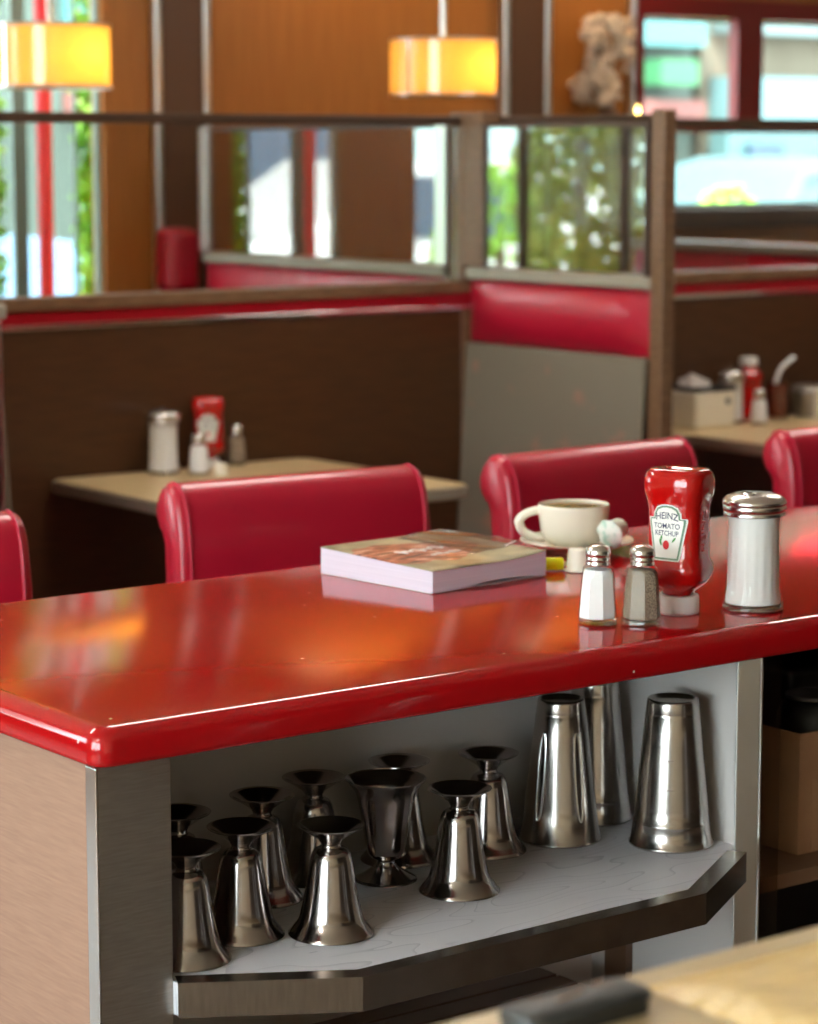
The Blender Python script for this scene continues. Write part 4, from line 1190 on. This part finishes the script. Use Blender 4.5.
def shrub(x, y, h, r, m, label, n=500, col=True, seed=0):
    t = thing('shrub', label, 'shrub', (x, y, .02))
    rn = random.Random(seed)
    bm = BM()
    for i in range(n):
        z = rn.uniform(.06, 1)*h
        k = (1.0 if col else math.sin(min(1, max(.05, z/h))*PI)**.5)
        if col: k = min(1, (1.02-z/h)*4)**.7
        a = rn.uniform(0, 2*PI); rr = r*k*math.sqrt(rn.uniform(.2, 1))
        c = Vector((rr*math.cos(a), rr*math.sin(a), z)); s = rn.uniform(.02, .05)
        d1 = Vector((rn.gauss(0, 1), rn.gauss(0, 1), rn.gauss(0, 1))).normalized(); d2 = d1.orthogonal().normalized()
        bm.faces.new([bm.verts.new(c+d1*s), bm.verts.new(c+d2*s*.6), bm.verts.new(c-d1*s), bm.verts.new(c-d2*s*.6)])
    f = obj('foliage', bm, m, t, smooth=False); f['kind'] = 'stuff'
    bm = BM(); lathe(bm, [(.03, 0), (.02, h*.8)], 10); obj('trunk', bm, M['bark'], t)
    return t
shrub(2.835, 4.74, 2.9, .085, M['green_leaf'], 'slim bright green conifer just outside the narrow left window', 2600, seed=1)
shrub(.58, 5.05, 2.2, .25, M['olive_leaf'], 'bushy olive green shrub outside the dark framed window', 3000, seed=2)
shrub(-.22, 6.5, 1.42, .32, M['green_leaf'], 'low green shrub farther out behind the olive one', 700, seed=3)
shrub(7.15, 6.4, 1.30, .36, M['green_leaf'], 'low green bush outside the right window', 1600, seed=4)
shrub(-.8, 5.6, 2.0, .5, M['olive_leaf'], 'broad shrub outside the wide window to the left', 900, seed=5)
shrub(2.385, 4.76, 2.9, .085, M['green_leaf'], 'second slim bright green conifer, seen in the glass screen reflection', 2400, seed=6)
bm = BM(); tube(bm, [(0, 0, 0), (0, 0, 3.2)], .022, 14)
tag(obj('red_post', bm, M['red_post'], loc=(2.055, 4.72, .02)), 'second red painted post, seen only in the glass screen reflection', 'post')
bm = BM(); tube(bm, [(0, 0, 0), (0, 0, 3.2)], .024, 14)
tag(obj('red_post', bm, M['red_post'], loc=(2.60, 4.70, .02)), 'bright red painted post outside the left window', 'post')

def car(x, y, rz, m, label):
    t = thing('parked_car', label, 'car', (x, y, -.02), rz)
    prof = [(-2.1, .35), (-2.15, .62), (-2.0, .80), (-1.25, .90), (-.75, 1.36), (-.3, 1.46), (.65, 1.45), (1.3, 1.05), (1.95, .96), (2.1, .70), (2.08, .35)]
    bm = BM(); a = []; b = []
    for px, pz in prof:
        w = .86 if pz < 1.0 else .70
        a.append(bm.verts.new((px, -w, pz))); b.append(bm.verts.new((px, w, pz)))
    n = len(prof); bm.faces.new(a); bm.faces.new(list(reversed(b)))
    for i in range(n):
        j = (i+1) % n; bm.faces.new((a[i], b[i], b[j], a[j]))
    bmesh.ops.recalc_face_normals(bm, faces=bm.faces)
    obj('body', bm, m, t, bev=.06)
    bm = BM()
    for s in (-1, 1):
        P = [(-1.05, .95), (-.68, 1.33), (.60, 1.36), (1.08, 1.02)]
        bm.faces.new([bm.verts.new((px, s*(.80 if pz < 1.1 else .735), pz)) for px, pz in P])
    obj('side_glass', bm, M['car_glass'], t, smooth=False)
    for px in (-1.35, 1.3):
        for s in (-1, 1):
            bm = BM(); lathe(bm, [(.32, -.1), (.33, 0), (.32, .1)], 24)
            for v in bm.verts: v.co = Vector((px+v.co.x, s*.80+v.co.z, .33+v.co.y))
            obj('wheel', bm, M['tire'], t)
    return t
car(12.9, 11.6, .1, M['silver_car'], 'silver car parked across the street beyond the right window')
car(4.4, 11.3, .05, M['blue_car'], 'blue car parked across the street')
car(-3.0, 10.6, .05, M['white_car'], 'white car parked across the street to the left')

def building(x0, x1, y0, y1, h, m, label, bands=(), wins=()):
    t = thing('street_building', label, 'building', ((x0+x1)/2, y0, -.02))
    w = (x1-x0)/2
    bm = BM(); box(bm, -w, w, 0, y1-y0, 0, h); obj('wall', bm, m, t, smooth=False)
    for z0, z1, bmt in bands:
        bm = BM(); box(bm, -w*.98, w*.98, -.25, -.01, z0, z1); obj('fascia', bm, bmt, t, smooth=False)
    if label.startswith('stone'):
        bm = BM(); box(bm, -4.75, -4.1, -.3, -.01, 4.30, 4.80); obj('lit_sign_board', bm, mat('red_lit_sign', (.6, .02, .03, 1), .5, emis=(1, .03, .05, 1), es=14), t, smooth=False)
    if label.startswith('low sage'):
        bm = BM(); box(bm, 2.55, 3.0, -.4, -.005, 2.08, 2.30); obj('awning', bm, M['green_sign'], t, smooth=False)
    for a, b, z0, z1 in wins:
        bm = BM(); box(bm, a, b, -.31, -.255, z0, z1); obj('window', bm, M['car_glass'], t, smooth=False)
    return t
M['pale_teal'] = mat('pale_teal_shopfront', c255(78, 110, 112), 0.6)
M['pale_band'] = mat('pale_band', c255(80, 98, 98), 0.6)
building(8.5, 15.1, 15, 20, 7.0, M['sage'], 'low sage green shop across the street', [(2.43, 2.75, M['teal_sign']), (1.80, 1.95, M['salmon'])], [(-2.0, -.8, .4, 1.3), (.2, 1.4, .4, 1.3)])  # height raised beyond view to block sky glare on the countertop
building(15.2, 27, 15, 22, 5.0, M['stone'], 'stone fronted building with pale shop fronts across the street', [(2.56, 2.80, M['pale_band']), (.25, 2.17, M['pale_teal'])], [(-5.55, -5.1, 1.18, 1.56), (-4.7, -3.9, .4, 1.45), (-2, -.6, .3, 1.5)])
M['dim_band'] = mat('dim_reflection_band', c255(112, 112, 108), .9)  # unseen dark band added to dim the building's reflection in the countertop
building(-12, 8.3, 17, 22, 7.5, M['stucco'], 'long pale building across the street', [(2.5, 2.9, M['sage']), (3.05, 7.4, M['dim_band'])], [(-5, -3, .5, 1.8), (1, 3, .5, 1.8)])
